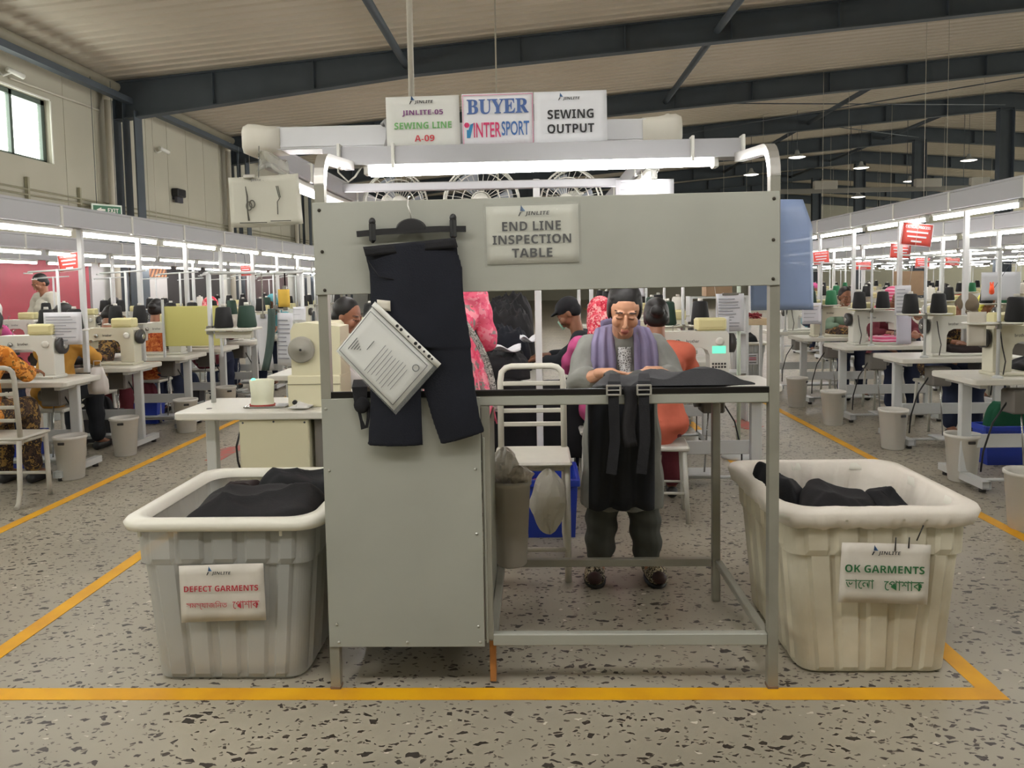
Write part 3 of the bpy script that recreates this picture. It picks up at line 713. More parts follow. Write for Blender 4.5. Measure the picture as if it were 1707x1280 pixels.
lab = obj('label', MB().slab(lambda u, v: ((u-.5)*.31+.015*(v-.5), .004*sin(4*u), (v-.5)*.212-.006*(u-.5)), 10, 6, .0018), lm, tr, (.006, -.366, .395), (radians(-4), radians(.6), 0))
logo(.1, lab, (.005, -.004, .072), radians(1)); text('OK GARMENTS', .278, .027, M_lgrn, lab, (.0, -.004, .016), bold=.04, ry=radians(1.5))
text('\u09ad\u09be\u09c7\u09b2\u09be', .1, .034, M_lgrn, lab, (-.088, -.004, -.036), bold=0, ry=radians(.8)); text('\u09c7\u09aa\u09be\u09b6\u09be\u0995', .138, .036, M_lgrn, lab, (.066, -.004, -.042), bold=0, ry=radians(1.5))
for x, z, l, a in ((.13, .54, .06, .35), (.045, .50, .05, 0), (.092, .505, .04, 0)): obj('wire_tie', MB().cyl((x-l/2*sin(a), -.362, z-l/2*cos(a)), (x+l/2*sin(a), -.366, z+l/2*cos(a)), .0025, n=6), M_black, tr)
# garments heaped in the tubs
def heap(name, label, c, size, h, seed, m, parent=None, rz=0, peak=(0, 0), rough=1.0, group=None):
    """a rumpled folded garment: closed lump with long folds"""
    rs = random.Random(seed); ph = [rs.uniform(0, 6) for _ in range(8)]
    nu, nv = 72, 22; R = []
    fold = lambda q: (1-abs(sin(q)))**1.6
    for i in range(nv+1):
        k = 1-(i/nv)**1.0 if i else 1.0; k = max(.015, cos(pi/2*(i/nv))); zz = 1-(1-sin(pi/2*i/nv))**2.2
        r = []
        for j in range(nu):
            a = 2*pi*j/nu; ex = 2/4.5
            x = size[0]*k*abs(cos(a))**ex*(1 if cos(a) >= 0 else -1); y = size[1]*k*abs(sin(a))**ex*(1 if sin(a) >= 0 else -1)
            f = .022*fold(5*x+9*y+ph[0]+.6*sin(7*x))+.018*fold(11*y-7*x+ph[1]+.5*sin(9*y))+.012*fold(19*x+6*y+ph[2])-.02+.008*sin(14*x+ph[3])
            if rough > 1: f += .022*rough*(fold(23*x+11*y+ph[5]+2*sin(5*y))+fold(17*y-21*x+ph[6]))-.04*rough*.5+.010*rough*sin(41*x+ph[7])*sin(37*y)
            w = .006*sin(6*a+ph[4])
            tilt = (x/size[0])*peak[0]+(y/size[1])*peak[1]
            r.append((x*(1+w/size[0]), y*(1+w/size[1]), max(0, zz*h*(1+tilt)+f*zz)))
        R.append(r)
    b = MB(); b.rings(R[::-1], True, True)
    o = obj(name, b, m, parent, c, (0, 0, rz)); 
    if label: tag(o, label, 'garment', group)
    return o
heap('folded_garment', 'black garment lying nearest in the DEFECT GARMENTS tub', (-1.11, 2.84, .44), (.27, .2, 0), .2, 3, M_blackcloth2, peak=(.08, .10))
heap('folded_garment', 'black garment folded over at the back of the DEFECT GARMENTS tub', (-1.0, 3.13, .45), (.2, .12, 0), .205, 8, M_blackcloth, peak=(-.05, .02))
heap('folded_garment', 'dark brown garment tucked behind the front heap in the DEFECT GARMENTS tub', (-1.28, 3.12, .45), (.07, .10, 0), .175, 5, M_darkbrown)
heap('folded_garment', 'pale cloth bundle seen through the lower wall of the DEFECT GARMENTS tub', (-1.135, 2.955, .02), (.235, .30, 0), .19, 12, M_liner)
heap('folded_garment', 'mass of black garments seen through the upper wall of the DEFECT GARMENTS tub', (-1.135, 2.955, .225), (.255, .305, 0), .2, 13, M_blackcloth)
heap('folded_garment', 'black garment heaped in the middle of the OK GARMENTS tub', (1.17, 2.86, .42), (.15, .13, 0), .205, 21, M_blackcloth2, rz=-.25, peak=(-.05, .15))
heap('folded_garment', 'black garment rising at the left end of the OK GARMENTS tub', (1.02, 3.05, .42), (.07, .15, 0), .215, 22, M_blackcloth, rz=.35, peak=(-.25, .1))
heap('folded_garment', 'black garment lying lowest at the right in the OK GARMENTS tub', (1.37, 2.86, .42), (.09, .12, 0), .175, 23, M_blackcloth, rz=.1, peak=(-.25, .1))

# hanger with the black trousers and a document sleeve
YH = 2.515
h = thing('clothes_hanger', 'black plastic trouser hanger hooked on the header board', 'hanger', (-.413, YH, 1.632))
def tl_(x, z): return (x, 0, z+x*.028)
obj('bar', MB().sweep([tl_(-.186, -.004), tl_(-.1, 0), tl_(.1, 0), tl_(.186, -.004)], 0, rect=(.012, .020)), M_black, h)
d = MB(); d.rings([[(x*k, y, z*k+.004) for x, z in [(.052*cos(a), .036*sin(a)) for a in [pi*i/14 for i in range(15)]]] for y, k in ((-.007, .9), (-.005, 1), (.005, 1), (.007, .9))]); obj('yoke', d, M_black, h)
for x in (-.132, .143): obj('clip', MB().box((x, -.004, .0+x*.028), (.024, .02, .075), .01).ell((x, -.004, .035+x*.028), (.012, .01, .014)), M_black, h)
obj('hook', MB().sweep([(0, 0, .038), (-.003, 0, .06), (-.010, 0, .085), (-.012, .02, .113), (-.010, .035, .118)], .0022, n=8), M_chrome, h)
def trousers():
    b = MB()
    def leg(rows, dep=.022, n=28, yo=0):
        R = []
        for i, (xl, xr, zl, zr) in enumerate(rows):
            r = []
            for j in range(n):
                a = 2*pi*j/n; u = .5+.5*cos(a); x = xl+(xr-xl)*u; z = zl+(zr-zl)*u
                y = dep*sin(a)*(.6+.4*abs(sin(a)))+.003*sin(26*x+9*z)+.003*sin(13*z+i)
                r.append((x, y+yo, z))
            R.append(r)
        b.rings(R[::-1])
    leg([(-.577+.413, -.258+.413, -.055, -.030), (-.160, .160, -.09, -.08), (-.150, .172, -.135, -.13), (-.148, .175, -.22, -.22), (-.152, .190, -.34, -.34), (-.155, .200, -.40, -.40)], .027)
    leg([(-.152, .03, -.33, -.33), (-.155, .022, -.45, -.45), (-.158, .020, -.56, -.56), (-.163, .022, -.64, -.64), (-.172, .024, -.735, -.735), (-.17, .024, -.737, -.737)], .020)
    leg([(.0, .188, -.33, -.33), (.012, .198, -.45, -.45), (.032, .21, -.56, -.56), (.055, .222, -.65, -.645), (.083, .238, -.735, -.69), (.085, .236, -.736, -.693)], .022)
    return b
t = thing('trousers', 'navy black trousers clipped to the hanger in front of the table', 'trousers', (-.413, YH-.004, 1.632))
obj('legs', fuse(trousers(), .0055, 2, 'legs'), M_navy, t)
wb = MB().slab(lambda u, v: (-.160+.312*u+.008*(1-v), -.024-.003*sin(6*u), -.054+.025*u-.032*(1-v)), 12, 3, .004); obj('waistband', wb, M_blackcloth, t)
obj('fly', MB().slab(lambda u, v: (-.03+.03*u, -.0225, -.20+.13*v), 3, 6, .003), M_blackcloth, t)
obj('seam', MB().sweep([(-.148, -.012, -.10), (-.11, -.022, -.155), (-.06, -.024, -.165)], .002, n=6), M_blackcloth, t)
# document in a punched sleeve
D = thing('document_sleeve', 'printed sheet in a clear punched sleeve hung diagonally over the trousers', 'document', (-.5, 2.478, 1.2), 0)
A = [Vector((-.535, 0, 1.394)), Vector((-.316, 0, 1.181)), Vector((-.476, 0, 1.008)), Vector((-.677, 0, 1.227))]
A = [p-Vector((-.5, 0, 1.2)) for p in A]
def dq(u, v, y=0): # u along top-left -> right edge (punched side is A0-A1), v from punched side to the far side
    a = A[0].lerp(A[1], u); b_ = A[3].lerp(A[2], u); p = a.lerp(b_, v); return (p.x, y+.003*sin(5*u+3*v), p.z)
obj('sheet', MB().slab(lambda u, v: dq(.01+.94*u, .10+.88*v), 8, 6, .0012), M_paper, D)
obj('sleeve', MB().slab(lambda u, v: dq(u, v, -.004), 10, 8, .0008), mat('sleeve_film', (228, 232, 228), .2, alpha=.1), D)
st = MB().slab(lambda u, v: dq(u, .085*v, -.006), 10, 2, .001); strip = obj('punched_strip', st, mat('strip_white', (222, 222, 216), .4), D)
for u, r in ((.36, .0055), (.42, .0055), (.53, .004), (.64, .006), (.70, .006), (.77, .004), (.845, .006), (.89, .004)):
    p = dq(u, .04, -.0075); obj('hole', MB().lathe([(r, 0), (r, .001)], n=12, M=Matrix.Translation(p) @ Matrix.Rotation(radians(90), 4, 'X')), M_black, strip)
def bar(u0, v0, u1, v1, r, m, nm): obj(nm, MB().sweep([dq(u0, v0, -.0055), dq((u0+u1)/2, (v0+v1)/2, -.0055), dq(u1, v1, -.0055)], r, n=5), m, D)
for q in (((.03, .16), (.90, .16)), ((.90, .16), (.90, .93)), ((.90, .93), (.03, .93)), ((.03, .93), (.03, .16))): bar(*q[0], *q[1], .0011, M_inkgrey, 'border_line')
rs = random.Random(4)
for k in range(9): 
    e = rs.uniform(.0, .06); bar(.40+.045*k, .36+e, .40+.045*k, .88-rs.uniform(0, .1), .0008, M_inkgrey, 'text_line')
for k in range(5): bar(.10+.028*k, .60+.02*k, .10+.028*k, .82-.03*k, .0011, M_ink, 'text_line')
bar(.27, .45, .27, .62, .0011, M_ink, 'text_line')
p = dq(.82, .30, -.006); obj('stamp', MB().sweep([(p[0]+.011*cos(q), p[1], p[2]+.011*sin(q)) for q in [i*pi/9 for i in range(18)]], .0014, n=5, closed=True), M_inkgrey, D)
o = obj('paper_tag', MB().slab(lambda u, v: (-.03+.045*u, .004, .165+.035*v-.005*u), 3, 3, .001), mat('tag_cream', (210, 204, 190), .6), D)
# black strap end hanging over the edge behind the document
s_ = thing('webbing_strap', 'black webbing strap with a loop hanging over the table edge behind the document', 'strap', (-.6, 2.54, 1.08))
obj('webbing', MB().sweep([(-.03, .12, .006), (-.02, .05, .03), (-.012, .0, .012), (-.008, -.012, -.02), (-.004, -.014, -.05)], 0, rect=(.045, .012)), M_blackcloth, s_)
obj('gather', MB().ell((-.004, -.012, -.045), (.028, .016, .03)), M_blackcloth, s_)
obj('loop', MB().sweep([(-.015, -.012, -.06), (-.006, -.014, -.10), (.0, -.014, -.125), (.012, -.014, -.122), (.018, -.014, -.09), (.02, -.012, -.05)], 0, rect=(.01, .004)), M_blackcloth, s_)

# ---------------------------------------------------------------- seen through the table: bin, chair, crates
def bin_mesh(H, r0, r1):
    b = MB(); b.lathe([(r0-.006, 0), (r0, .006), (r0+(r1-r0)*.9, H*.93), (r1+.004, H*.94), (r1+.004, H), (r1-.004, H), (r1-.008, H*.93), (r0-.006, .012)], n=24, cap0=True, cap1=True); return b
M_bin = mat('bin_beige', (186, 180, 170), .5, var=.03, scale=4)
t = thing('waste_bin', 'tall beige waste bin full of plastic bags under the inspection table', 'bin', (-.118, 3.235, .196))
obj('shell', bin_mesh(.385, .068, .09), M_bin, t)
M_film = mat('bag_film', (228, 222, 216), .3, alpha=.85)
def crumple(name, label, c, r, seed, m=None, parent=None, nu=26, nv=16, amp=.22):
    rs = random.Random(seed); ph = [rs.uniform(0, 6) for _ in range(6)]
    b = MB(); R = []
    for i in range(nv+1):
        th = pi*i/nv; k = max(sin(th), .02); q = []
        for j in range(nu):
            a = 2*pi*j/nu; g = 1+amp*(.5*sin(5*a+ph[0]+3*th)+.35*sin(9*a-4*th+ph[1])+.3*sin(7*th+ph[2]+2*a))
            q.append((r[0]*k*cos(a)*g, r[1]*k*sin(a)*g, -r[2]*cos(th)*(1+.12*sin(4*a+ph[3]))))
        R.append(q)
    b.rings(R, smooth=False); o = obj(name, b, m or M_film, parent, c)
    if label: tag(o, label, 'bag')
    return o
crumple('plastic_bag', 'crumpled clear plastic bag standing highest out of the beige waste bin', (-.145, 3.24, .64), (.06, .055, .075), 5)
crumple('plastic_bag', 'crumpled brown-grey plastic sheet on the rim of the beige waste bin', (-.075, 3.215, .60), (.055, .05, .04), 9, mat('film_grey', (206, 196, 186), .3, alpha=.9))
# white tubular chair
M_chair = mat('chair_white', (212, 208, 196), .4, var=.03, scale=9)
def tube_chair(name, label, loc, rz, W_=.36, seat=.57, back=1.02, m=M_chair, nslat=4, D_=.34):
    t = thing(name, label, 'chair', loc, rz); r = .016
    yb, yf = D_/2, -D_/2; x = W_/2
    ft = lambda sx: MB().sweep([(sx*x, yf, seat-.02), (sx*x, yf-.01, .1), (sx*x, yf-.015, .004)], r, n=10)
    for sx in (-1, 1): obj('leg', ft(sx), m, t)
    for sx in (-1, 1): obj('leg', MB().sweep([(sx*x, yb, seat-.02), (sx*x, yb+.015, .12), (sx*(x+.01), yb+.05, .03), (sx*(x+.02), yb+.09, .01)], r, n=10), m, t)
    bf = [( -x, yb-.02, seat-.05), (-x, yb+.01, back-.09)]+[(-x+.06-.06*cos(q), yb+.012, back-.07+.06*sin(q)) for q in [radians(k) for k in (30, 60, 90)]]+[(x-.06+.06*cos(q), yb+.012, back-.07+.06*sin(q)) for q in [radians(k) for k in (90, 60, 30)]]+[(x, yb+.01, back-.09), (x, yb-.02, seat-.05)]
    obj('back_frame', MB().sweep(bf, r, n=10), m, t)
    for k in range(nslat):
        z = seat+.12+(back-seat-.22)*k/(nslat-1) if nslat > 1 else (seat+back)/2
        obj('slat', MB().box((0, yb+.004, z), (W_-.02, .012, .024), .004), m, t)
    obj('seat', MB().box((0, -.01, seat-.008), (W_+.05, D_+.04, .022), .01), m, t)
    obj('seat_frame', MB().sweep([(-x, yf, seat-.03), (x, yf, seat-.03), (x, yb, seat-.03), (-x, yb, seat-.03)], .013, n=8, closed=True), m, t)
    obj('stretcher', MB().cyl((-x, yf-.01, .16), (x, yf-.01, .16), .012, n=8), m, t)
    return t
ch = tube_chair('slatted_chair', 'white tubular chair with slatted back standing empty behind the inspection table', (-.02, 3.68, 0), 0, .33, .585, 1.02)
crumple('plastic_bag', 'clear bag of white scraps hanging from the empty white chair', (.055, 3.49, .40), (.085, .035, .145), 14, mat('film_white', (232, 228, 216), .35, alpha=.92), amp=.12)
def crate(name, label, loc, d, m, rz=0):
    t = thing(name, label, 'crate', loc, rz); w, dd, hh = d; b = MB(); k = .018
    R = [[(sx*(w/2*f), sy*(dd/2*f), z) for sx, sy in ((-1, -1), (1, -1), (1, 1), (-1, 1))] for z, f in ((0, .88), (hh, 1), (hh, .94), (.02, .83))]
    b.rings(R, smooth=False); obj('shell', b, m, t)
    obj('lip', MB().box((0, -dd/2-.006, hh-.02), (w+.02, .014, .04), .004).box((0, dd/2+.006, hh-.02), (w+.02, .014, .04), .004).box((-w/2-.006, 0, hh-.02), (.014, dd, .04), .004).box((w/2+.006, 0, hh-.02), (.014, dd, .04), .004), m, t)
    return t
M_blue = mat('crate_blue', (36, 62, 168), .4)
crate('plastic_crate', 'blue plastic crate on the floor behind the empty white chair', (.08, 4.3, 0), (.3, .4, .34), M_blue)
c = crate('plastic_crate', 'low grey crate with red threads beside the beige bin', (-.1, 4.36, 0), (.2, .3, .16), mat('crate_grey', (120, 114, 108), .5))
def tangle(name, label, c, r, m, seed, n=10):
    rs = random.Random(seed); b = MB()
    for k in range(n):
        P = [(c[0]+rs.uniform(-r[0], r[0]), c[1]+rs.uniform(-r[1], r[1]), c[2]+rs.uniform(0, r[2])) for _ in range(4)]
        Q = []
        for i in range(3):
            for f in (0, .33, .66): Q.append(tuple(P[i][q]*(1-f)+P[i+1][q]*f+.02*sin(6*f+q+k) for q in range(3)))
        b.sweep(Q, .006, n=5)
    o = obj(name, b, m); tag(o, label, 'threads', kind='stuff'); return o
tangle('thread_scraps', 'red and pink thread scraps heaped in the low grey crate', (-.1, 4.3, .12), (.08, .1, .16), mat('thread_red', (222, 52, 78), .7), 2, 22)

# ================================================================== PEOPLE
M_skin = mat('skin', (200, 148, 118), .5, var=.04, scale=12)
M_skin2 = mat('skin_deep', (138, 92, 68), .5, var=.05, scale=12)
M_lip = mat('lip', (168, 98, 88), .5)
M_brow = mat('brow_black', (62, 44, 38), .7)
M_hair = mat('hair_black', (24, 21, 21), .5, spec=.35, var=.15, scale=60, stretch=(6, 1, 1))
V = Vector
def head_shape(mb, M, fine=False):
    e = lambda c, r: mb.ell(M @ V(c), r, M.to_3x3().to_4x4(), 18, 12)
    e((0, -.012, .022), (.074, .092, .090)); e((0, .024, -.033), (.055, .060, .072)); e((0, .054, -.090), (.020, .020, .018))
    for s in (-1, 1):
        e((s*.027, .077, .022), (.022, .010, .008)); e((s*.036, .058, -.030), (.023, .024, .028)); e((s*.009, .095, -.040), (.007, .008, .006))
        e((s*.073, -.008, -.014), (.008, .016, .027)); e((s*.029, .076, .001), (.0155, .0125, .0095))
    mb.caps(M @ V((0, .084, .006)), M @ V((0, .102, -.036)), .0065, .0105, 10)
    e((0, .087, -.064), (.021, .011, .0065)); e((0, .084, -.074), (.018, .011, .0065))
def face_paint(M):
    Mi = np.array(M.inverted())
    def fn(c):
        p = c @ Mi[:3, :3].T + Mi[:3, 3]; x, y, z = np.abs(p[:, 0]), p[:, 1], p[:, 2]
        ix = np.zeros(len(c), int)
        ix[(x < .018-.25*np.abs(z+.069)) & (np.abs(z+.069) < .0105) & (y > .08)] = 1
        ix[(np.abs(x-.031) < .018) & (np.abs(z-.026+.12*np.abs(x-.026)) < .0032) & (y > .055)] = 2
        ix[(np.abs(x-.030) < .014) & (np.abs(z+.0035) < .0028) & (y > .066)] = 2
        return ix
    return fn
def hand(mb, wrist, direc, palm_n, side, curl=.5, s=1.0):
    """palm, four bent fingers of unequal length and a thumb from the side of the palm"""
    d = V(direc).normalized(); n = V(palm_n); n = (n-d*n.dot(d)).normalized(); x = d.cross(n)*side
    w = V(wrist); c = w+d*.045*s
    Mx = Matrix((( *x, 0), (*d, 0), (*n, 0), (0, 0, 0, 1))).transposed()
    mb.ell(c, (.040*s, .052*s, .016*s), Mx, 14, 8)
    mb.caps(w-d*.02*s, c, .024*s, .026*s, 10)
    for k, (o, L) in enumerate(((-.029, .066), (-.0095, .076), (.0105, .070), (.029, .054))):
        b0 = w+d*.088*s+x*o*s; a = curl*(.5+.12*k); P = [b0]; ang = a*.4; L *= s
        for f in (.45, .32, .23):
            P.append(P[-1]+(d*cos(ang)+n*sin(ang)+x*o*.8)*L*f); ang += a
        mb.chain([b0-d*.03*s]+P, [.0105*s, .0095*s, .0088*s, .0082*s, .0072*s], 8)
    t0 = w+d*.025*s-x*.034*s; mb.chain([t0, t0+(d*.6-x*.75+n*.25)*.034*s, t0+(d*1.0-x*.75+n*.5)*.058*s, t0+(d*1.5-x*.55+n*.7)*.066*s], [.0135*s, .0115*s, .0098*s, .008*s], 8)
def headM(c, pitch=0, yaw=0, facing=1, roll=0):
    """pitch > 0 looks down; facing +1 looks along +y, -1 along -y"""
    return Matrix.Translation(c) @ Matrix.Rotation(yaw+(0 if facing > 0 else pi), 4, 'Z') @ Matrix.Rotation(-pitch, 4, 'X') @ Matrix.Rotation(roll, 4, 'Y')
def hair_shape(M, kind):
    mb = MB(); e = lambda c, r: mb.ell(M @ V(c), r, M.to_3x3().to_4x4(), 22, 14)
    if kind == 'short': e((0, -.026, .036), (.080, .092, .090)); e((0, -.05, -.015), (.076, .062, .062))
    elif kind == 'bun': 
        e((0, -.026, .036), (.0795, .097, .0925)); e((0, -.055, -.02), (.077, .062, .07)); e((0, -.125, -.015), (.045, .04, .04))
        e((0, -.004, .064), (.075, .060, .042))
        for s in (-1, 1): e((s*.068, -.014, .008), (.013, .046, .060))
    elif kind == 'cap': e((0, -.018, .045), (.085, .100, .078)); e((0, .07, .052), (.06, .062, .014)); e((0, -.05, -.005), (.078, .062, .06))
    elif kind == 'scarf':
        e((0, -.030, .020), (.094, .104, .112)); e((0, -.06, -.08), (.088, .075, .10)); e((0, -.03, -.15), (.10, .085, .06))
        for s in (-1, 1): e((s*.072, .0, -.055), (.026, .05, .09))
    return mb
POSES = {}
def figure(name, label, loc, rz, top, bottom, headwear, hw_mat, pose='seat', skin=None, lean=0, turn=0, pitch=.55, extra=None, seatz=.52, vox=.0065):
    """a clothed person; local +y is where the person looks. Meshes are cached per pose and headwear"""
    key = (pose, headwear, lean, turn, pitch, seatz)
    sk = skin or M_skin2
    if key not in POSES:
        if pose == 'seat':
            hip = V((0, 0, seatz+.09)); chest = V((0, .07+lean, seatz+.40-lean*.15)); neck = V((0, .13+lean*1.3, seatz+.555-lean*.25)); hc = V((0, .20+lean*1.6, seatz+.685-lean*.35))
            sh = [V((s*.165, .085+lean*1.15, seatz+.49-lean*.2)) for s in (-1, 1)]
            el = [V((s*.225, .23+lean, max(.85, seatz+.26))) for s in (-1, 1)]; wr = [V((s*.11, .43+lean*.5, .855)) for s in (-1, 1)]
            kn = [V((s*.10, .40, seatz+.06)) for s in (-1, 1)]; an = [V((s*.11, .42, .09)) for s in (-1, 1)]; toe = [V((s*.115, .56, .035)) for s in (-1, 1)]
        else:
            hip = V((0, 0, .88)); chest = V((0, .02+lean, 1.22)); neck = V((0, .05+lean*1.3, 1.42)); hc = V((0, .09+lean*1.5, 1.545))
            sh = [V((s*.18, .03+lean, 1.36)) for s in (-1, 1)]; el = [V((s*.24, .08+lean, 1.08)) for s in (-1, 1)]; wr = [V((s*.15, .30+lean, 1.02)) for s in (-1, 1)]
            kn = [V((s*.09, .02, .48)) for s in (-1, 1)]; an = [V((s*.10, -.01, .09)) for s in (-1, 1)]; toe = [V((s*.11, .14, .035)) for s in (-1, 1)]
        M = headM(hc, pitch, turn)
        b = MB(); head_shape(b, M); b.caps(neck-V((0, .01, .06)), M @ V((0, -.015, -.06)), .052, .050, 12)
        b.chain([hip, chest, neck-V((0, .01, .06))], [.09, .09, .05])
        for i, s in enumerate((-1, 1)):
            b.chain([chest, sh[i], el[i], wr[i]], [.06, .045, .036, .026]); hand(b, wr[i], (-s*.35, .9, -.1), (0, -.1, -1), s, .5)
            b.chain([hip, kn[i], an[i], toe[i]], [.07, .05, .036, .030])
        body = fuse(b, vox, 3, 'body')
        paint(body, [sk, M_lip, M_brow], face_paint(M))
        t = MB(); t.chain([hip-V((0, 0, .02)), hip*.5+chest*.5, chest], [.155, .145, .150], 16)
        t.ell(hip-V((0, 0, .03)), (.185, .15, .11)); t.ell(chest, (.17, .115, .14)); t.caps(sh[0], sh[1], .070, .070, 12); t.caps(chest, neck-V((0, .015, .05)), .11, .062, 14)
        for i, s in enumerate((-1, 1)): t.chain([sh[i], el[i], el[i].lerp(wr[i], .55)], [.068, .056, .048])
        tm = fuse(t, .010, 9, 'tunic')
        displace(tm, lambda co, no: co+no*(.006*np.sin(28*co[:, 0:1]+17*co[:, 2:3])+.005*np.sin(41*co[:, 2:3]-23*co[:, 1:2])))
        q = MB()
        for i, s in enumerate((-1, 1)): q.chain([hip+V((s*.07, 0, -.03)), kn[i], an[i]+V((0, -.01, .04))], [.10, .082, .062])
        qm = fuse(q, .011, 3, 'trousers')
        displace(qm, lambda co, no: co+no*(.005*np.sin(36*co[:, 2:3]+15*co[:, 0:1])))
        hm = fuse(hair_shape(M, headwear), .007, 2, headwear)
        fm = [fuse(MB().caps(an[i]+V((0, -.03, -.05)), toe[i], .040, .036, 10), .009, 2, 'shoe') for i in (0, 1)]
        POSES[key] = (body, tm, qm, hm, fm)
    body, tm, qm, hm, fm = POSES[key]
    t = thing(name, label, 'person', loc, rz)
    def put(nm, me, m):
        o = bpy.data.objects.new(nm, me); COL.objects.link(o); o.parent = t
        if not me.materials: me.materials.append(m)
        o.material_slots[0].link = 'OBJECT'; o.material_slots[0].material = m; return o
    put('body', body, sk); put('tunic', tm, top); put('trousers', qm, bottom)
    put({'scarf': 'headscarf', 'cap': 'cap'}.get(headwear, 'hair'), hm, hw_mat); [put('shoe', q_, M_black) for q_ in fm]
    return t

# ------------------------------------------------- the inspector behind the table, bent over the garment
def inspector():
    t = thing('person', 'woman in a grey tunic and lavender shawl bent over a garment at the inspection table', 'person', (.418, 3.56, 0))
    hc = V((-.006, -.165, 1.315)); M = headM(hc, .42, radians(-3), -1, radians(-3))
    sk = M_skin; b = MB(); head_shape(b, M)
    neck = V((0, -.03, 1.185)); b.caps(neck, M @ V((0, -.02, -.055)), .050, .050, 12)
    hip = V((0, .03, .80)); chest = V((0, .0, 1.05)); b.chain([hip, chest, neck], [.09, .09, .05])
    sh = [V((-.155, -.01, 1.125)), V((.155, -.01, 1.125))]; el = [V((-.215, -.13, .985)), V((.225, -.13, .985))]; wr = [V((-.125, -.325, 1.045)), V((.11, -.325, 1.05))]
    for i, s in enumerate((-1, 1)):
        b.chain([chest, sh[i], el[i], wr[i]], [.06, .045, .037, .025])
        b.chain([hip, V((s*.10, .0, .45)), V((s*.125, .0, .10)), V((s*.13, -.05, .05))], [.08, .05, .036, .032])
    hand(b, wr[0], (.93, -.30, .02), (0, -.25, -1), -1, .55, .98); hand(b, wr[1], (-.85, -.42, .04), (0, -.25, -1), 1, .65, .98)
    body = fuse(b, .0036, 3, 'body'); paint(body, [sk, M_lip, M_brow], face_paint(M)); obj('body', body, sk, t)
    # tunic: lofted skirt and torso fused with the sleeves
    q = MB(); R = []
    for z, rx, ry, cy in ((.365, .195, .135, .0), (.36, .2, .14, .0), (.5, .195, .138, .01), (.66, .188, .138, .02), (.82, .178, .135, .025), (.95, .168, .125, .01), (1.04, .172, .118, .0), (1.10, .178, .105, -.005), (1.15, .165, .085, -.01), (1.185, .105, .07, -.015), (1.21, .06, .06, -.022)):
        R.append([(rx*cos(a)*(1+.03*sin(9*a)*(1 if z < .9 else .2)), cy+ry*sin(a)*(1+.04*sin(11*a)*(1 if z < .9 else .2)), z) for a in [2*pi*j/40 for j in range(40)]])
    q.rings(R)
    for i in (0, 1): q.chain([sh[i]+V((0, 0, .01)), el[i], el[i].lerp(wr[i], .42)], [.068, .062, .052])
    tm = fuse(q, .006, 2, 'tunic')
    displace(tm, lambda co, no: co+no*(.005*np.sin(52*co[:, 0:1]+6*np.sin(5*co[:, 2:3]))*(co[:, 2:3] < .95)+.0045*np.sin(46*co[:, 2:3]+38*np.abs(co[:, 0:1])+20*co[:, 1:2])*(co[:, 2:3] >= .95)))
    obj('tunic', tm, mat('tunic_grey', (128, 128, 124), .85, var=.05, scale=20, bump=.1, bscale=220, spec=.15), t)
    em = bpy.data.materials.new('lace'); em.use_nodes = True; nt = em.node_tree; vv = nt.nodes.new('ShaderNodeTexVoronoi'); vv.inputs['Scale'].default_value = 95; vv.feature = 'DISTANCE_TO_EDGE'
    rr = nt.nodes.new('ShaderNodeValToRGB'); rr.color_ramp.elements[0].position = .10; rr.color_ramp.elements[0].color = (.8, .8, .82, 1); rr.color_ramp.elements[1].position = .22; rr.color_ramp.elements[1].color = (.2, .2, .2, 1)
    tcx = nt.nodes.new('ShaderNodeTexCoord'); nt.links.new(tcx.outputs['Object'], vv.inputs['Vector']); nt.links.new(vv.outputs['Distance'], rr.inputs['Fac']); nt.links.new(rr.outputs['Color'], nt.nodes['Principled BSDF'].inputs['Base Color'])
    obj('lace_panel', MB().slab(lambda u, v: (-.036+.072*u, -.135+.012*(u-.5)**2*8+.020*v, .985+.155*v), 8, 10, .004), em, t)
    hm = fuse(hair_shape(M, 'bun'), .004, 2, 'hair'); obj('hair', hm, M_hair, t)
    # shawl: over both shoulders, two long pleated falls in front
    M_sh = mat('shawl_lavender', (132, 124, 152), .9, var=.05, scale=10, bump=.12, bscale=240, spec=.1)
    def fall(s):
        P = [(.055, .045, 1.235), (.085, -.03, 1.225), (.098, -.098, 1.165), (.100, -.134, 1.08), (.102, -.142, 1.0), (.104, -.142, .945)]
        Wd = [.05, .085, .105, .115, .12, .122]
        def fn(u, v):
            f = v*(len(P)-1); i = min(int(f), len(P)-2); g = f-i
            c = V(P[i]).lerp(V(P[i+1]), g); w = Wd[i]*(1-g)+Wd[i+1]*g
            fold = .011*sin(u*5.2*pi+.5*s)*min(1, v*3)
            return (s*(c.x+(u-.5)*w), c.y-fold+abs(u-.5)*.02, c.z+.012*(.5-u)*(1-v))
        return MB().slab(fn, 26, 20, .006)
    obj('shawl', fall(-1), M_sh, t); obj('shawl', fall(1), M_sh, t)
    obj('shawl', MB().slab(lambda u, v: ((u-.5)*.19, .05+.035*sin(pi*u)-.0*v, 1.20+.055*v+.02*sin(pi*u)), 14, 4, .008), M_sh, t)
    obj('necklace', MB().sweep([(.042*cos(a), -.028-.055*abs(sin(a)), 1.192-.016*abs(sin(a))) for a in [pi+pi*k/12 for k in range(13)]], .0035, n=6), mat('bead_pink', (206, 160, 160), .4), t)
    q = MB()
    for s in (-1, 1): q.chain([V((s*.085, .02, .55)), V((s*.115, .0, .14))], [.09, .072], 14)
    pm = fuse(q, .007, 2, 'trousers'); displace(pm, lambda co, no: co+no*.005*np.sin(60*co[:, 2:3]+20*co[:, 0:1])); obj('trousers', pm, mat('trouser_grey', (74, 76, 72), .85), t)
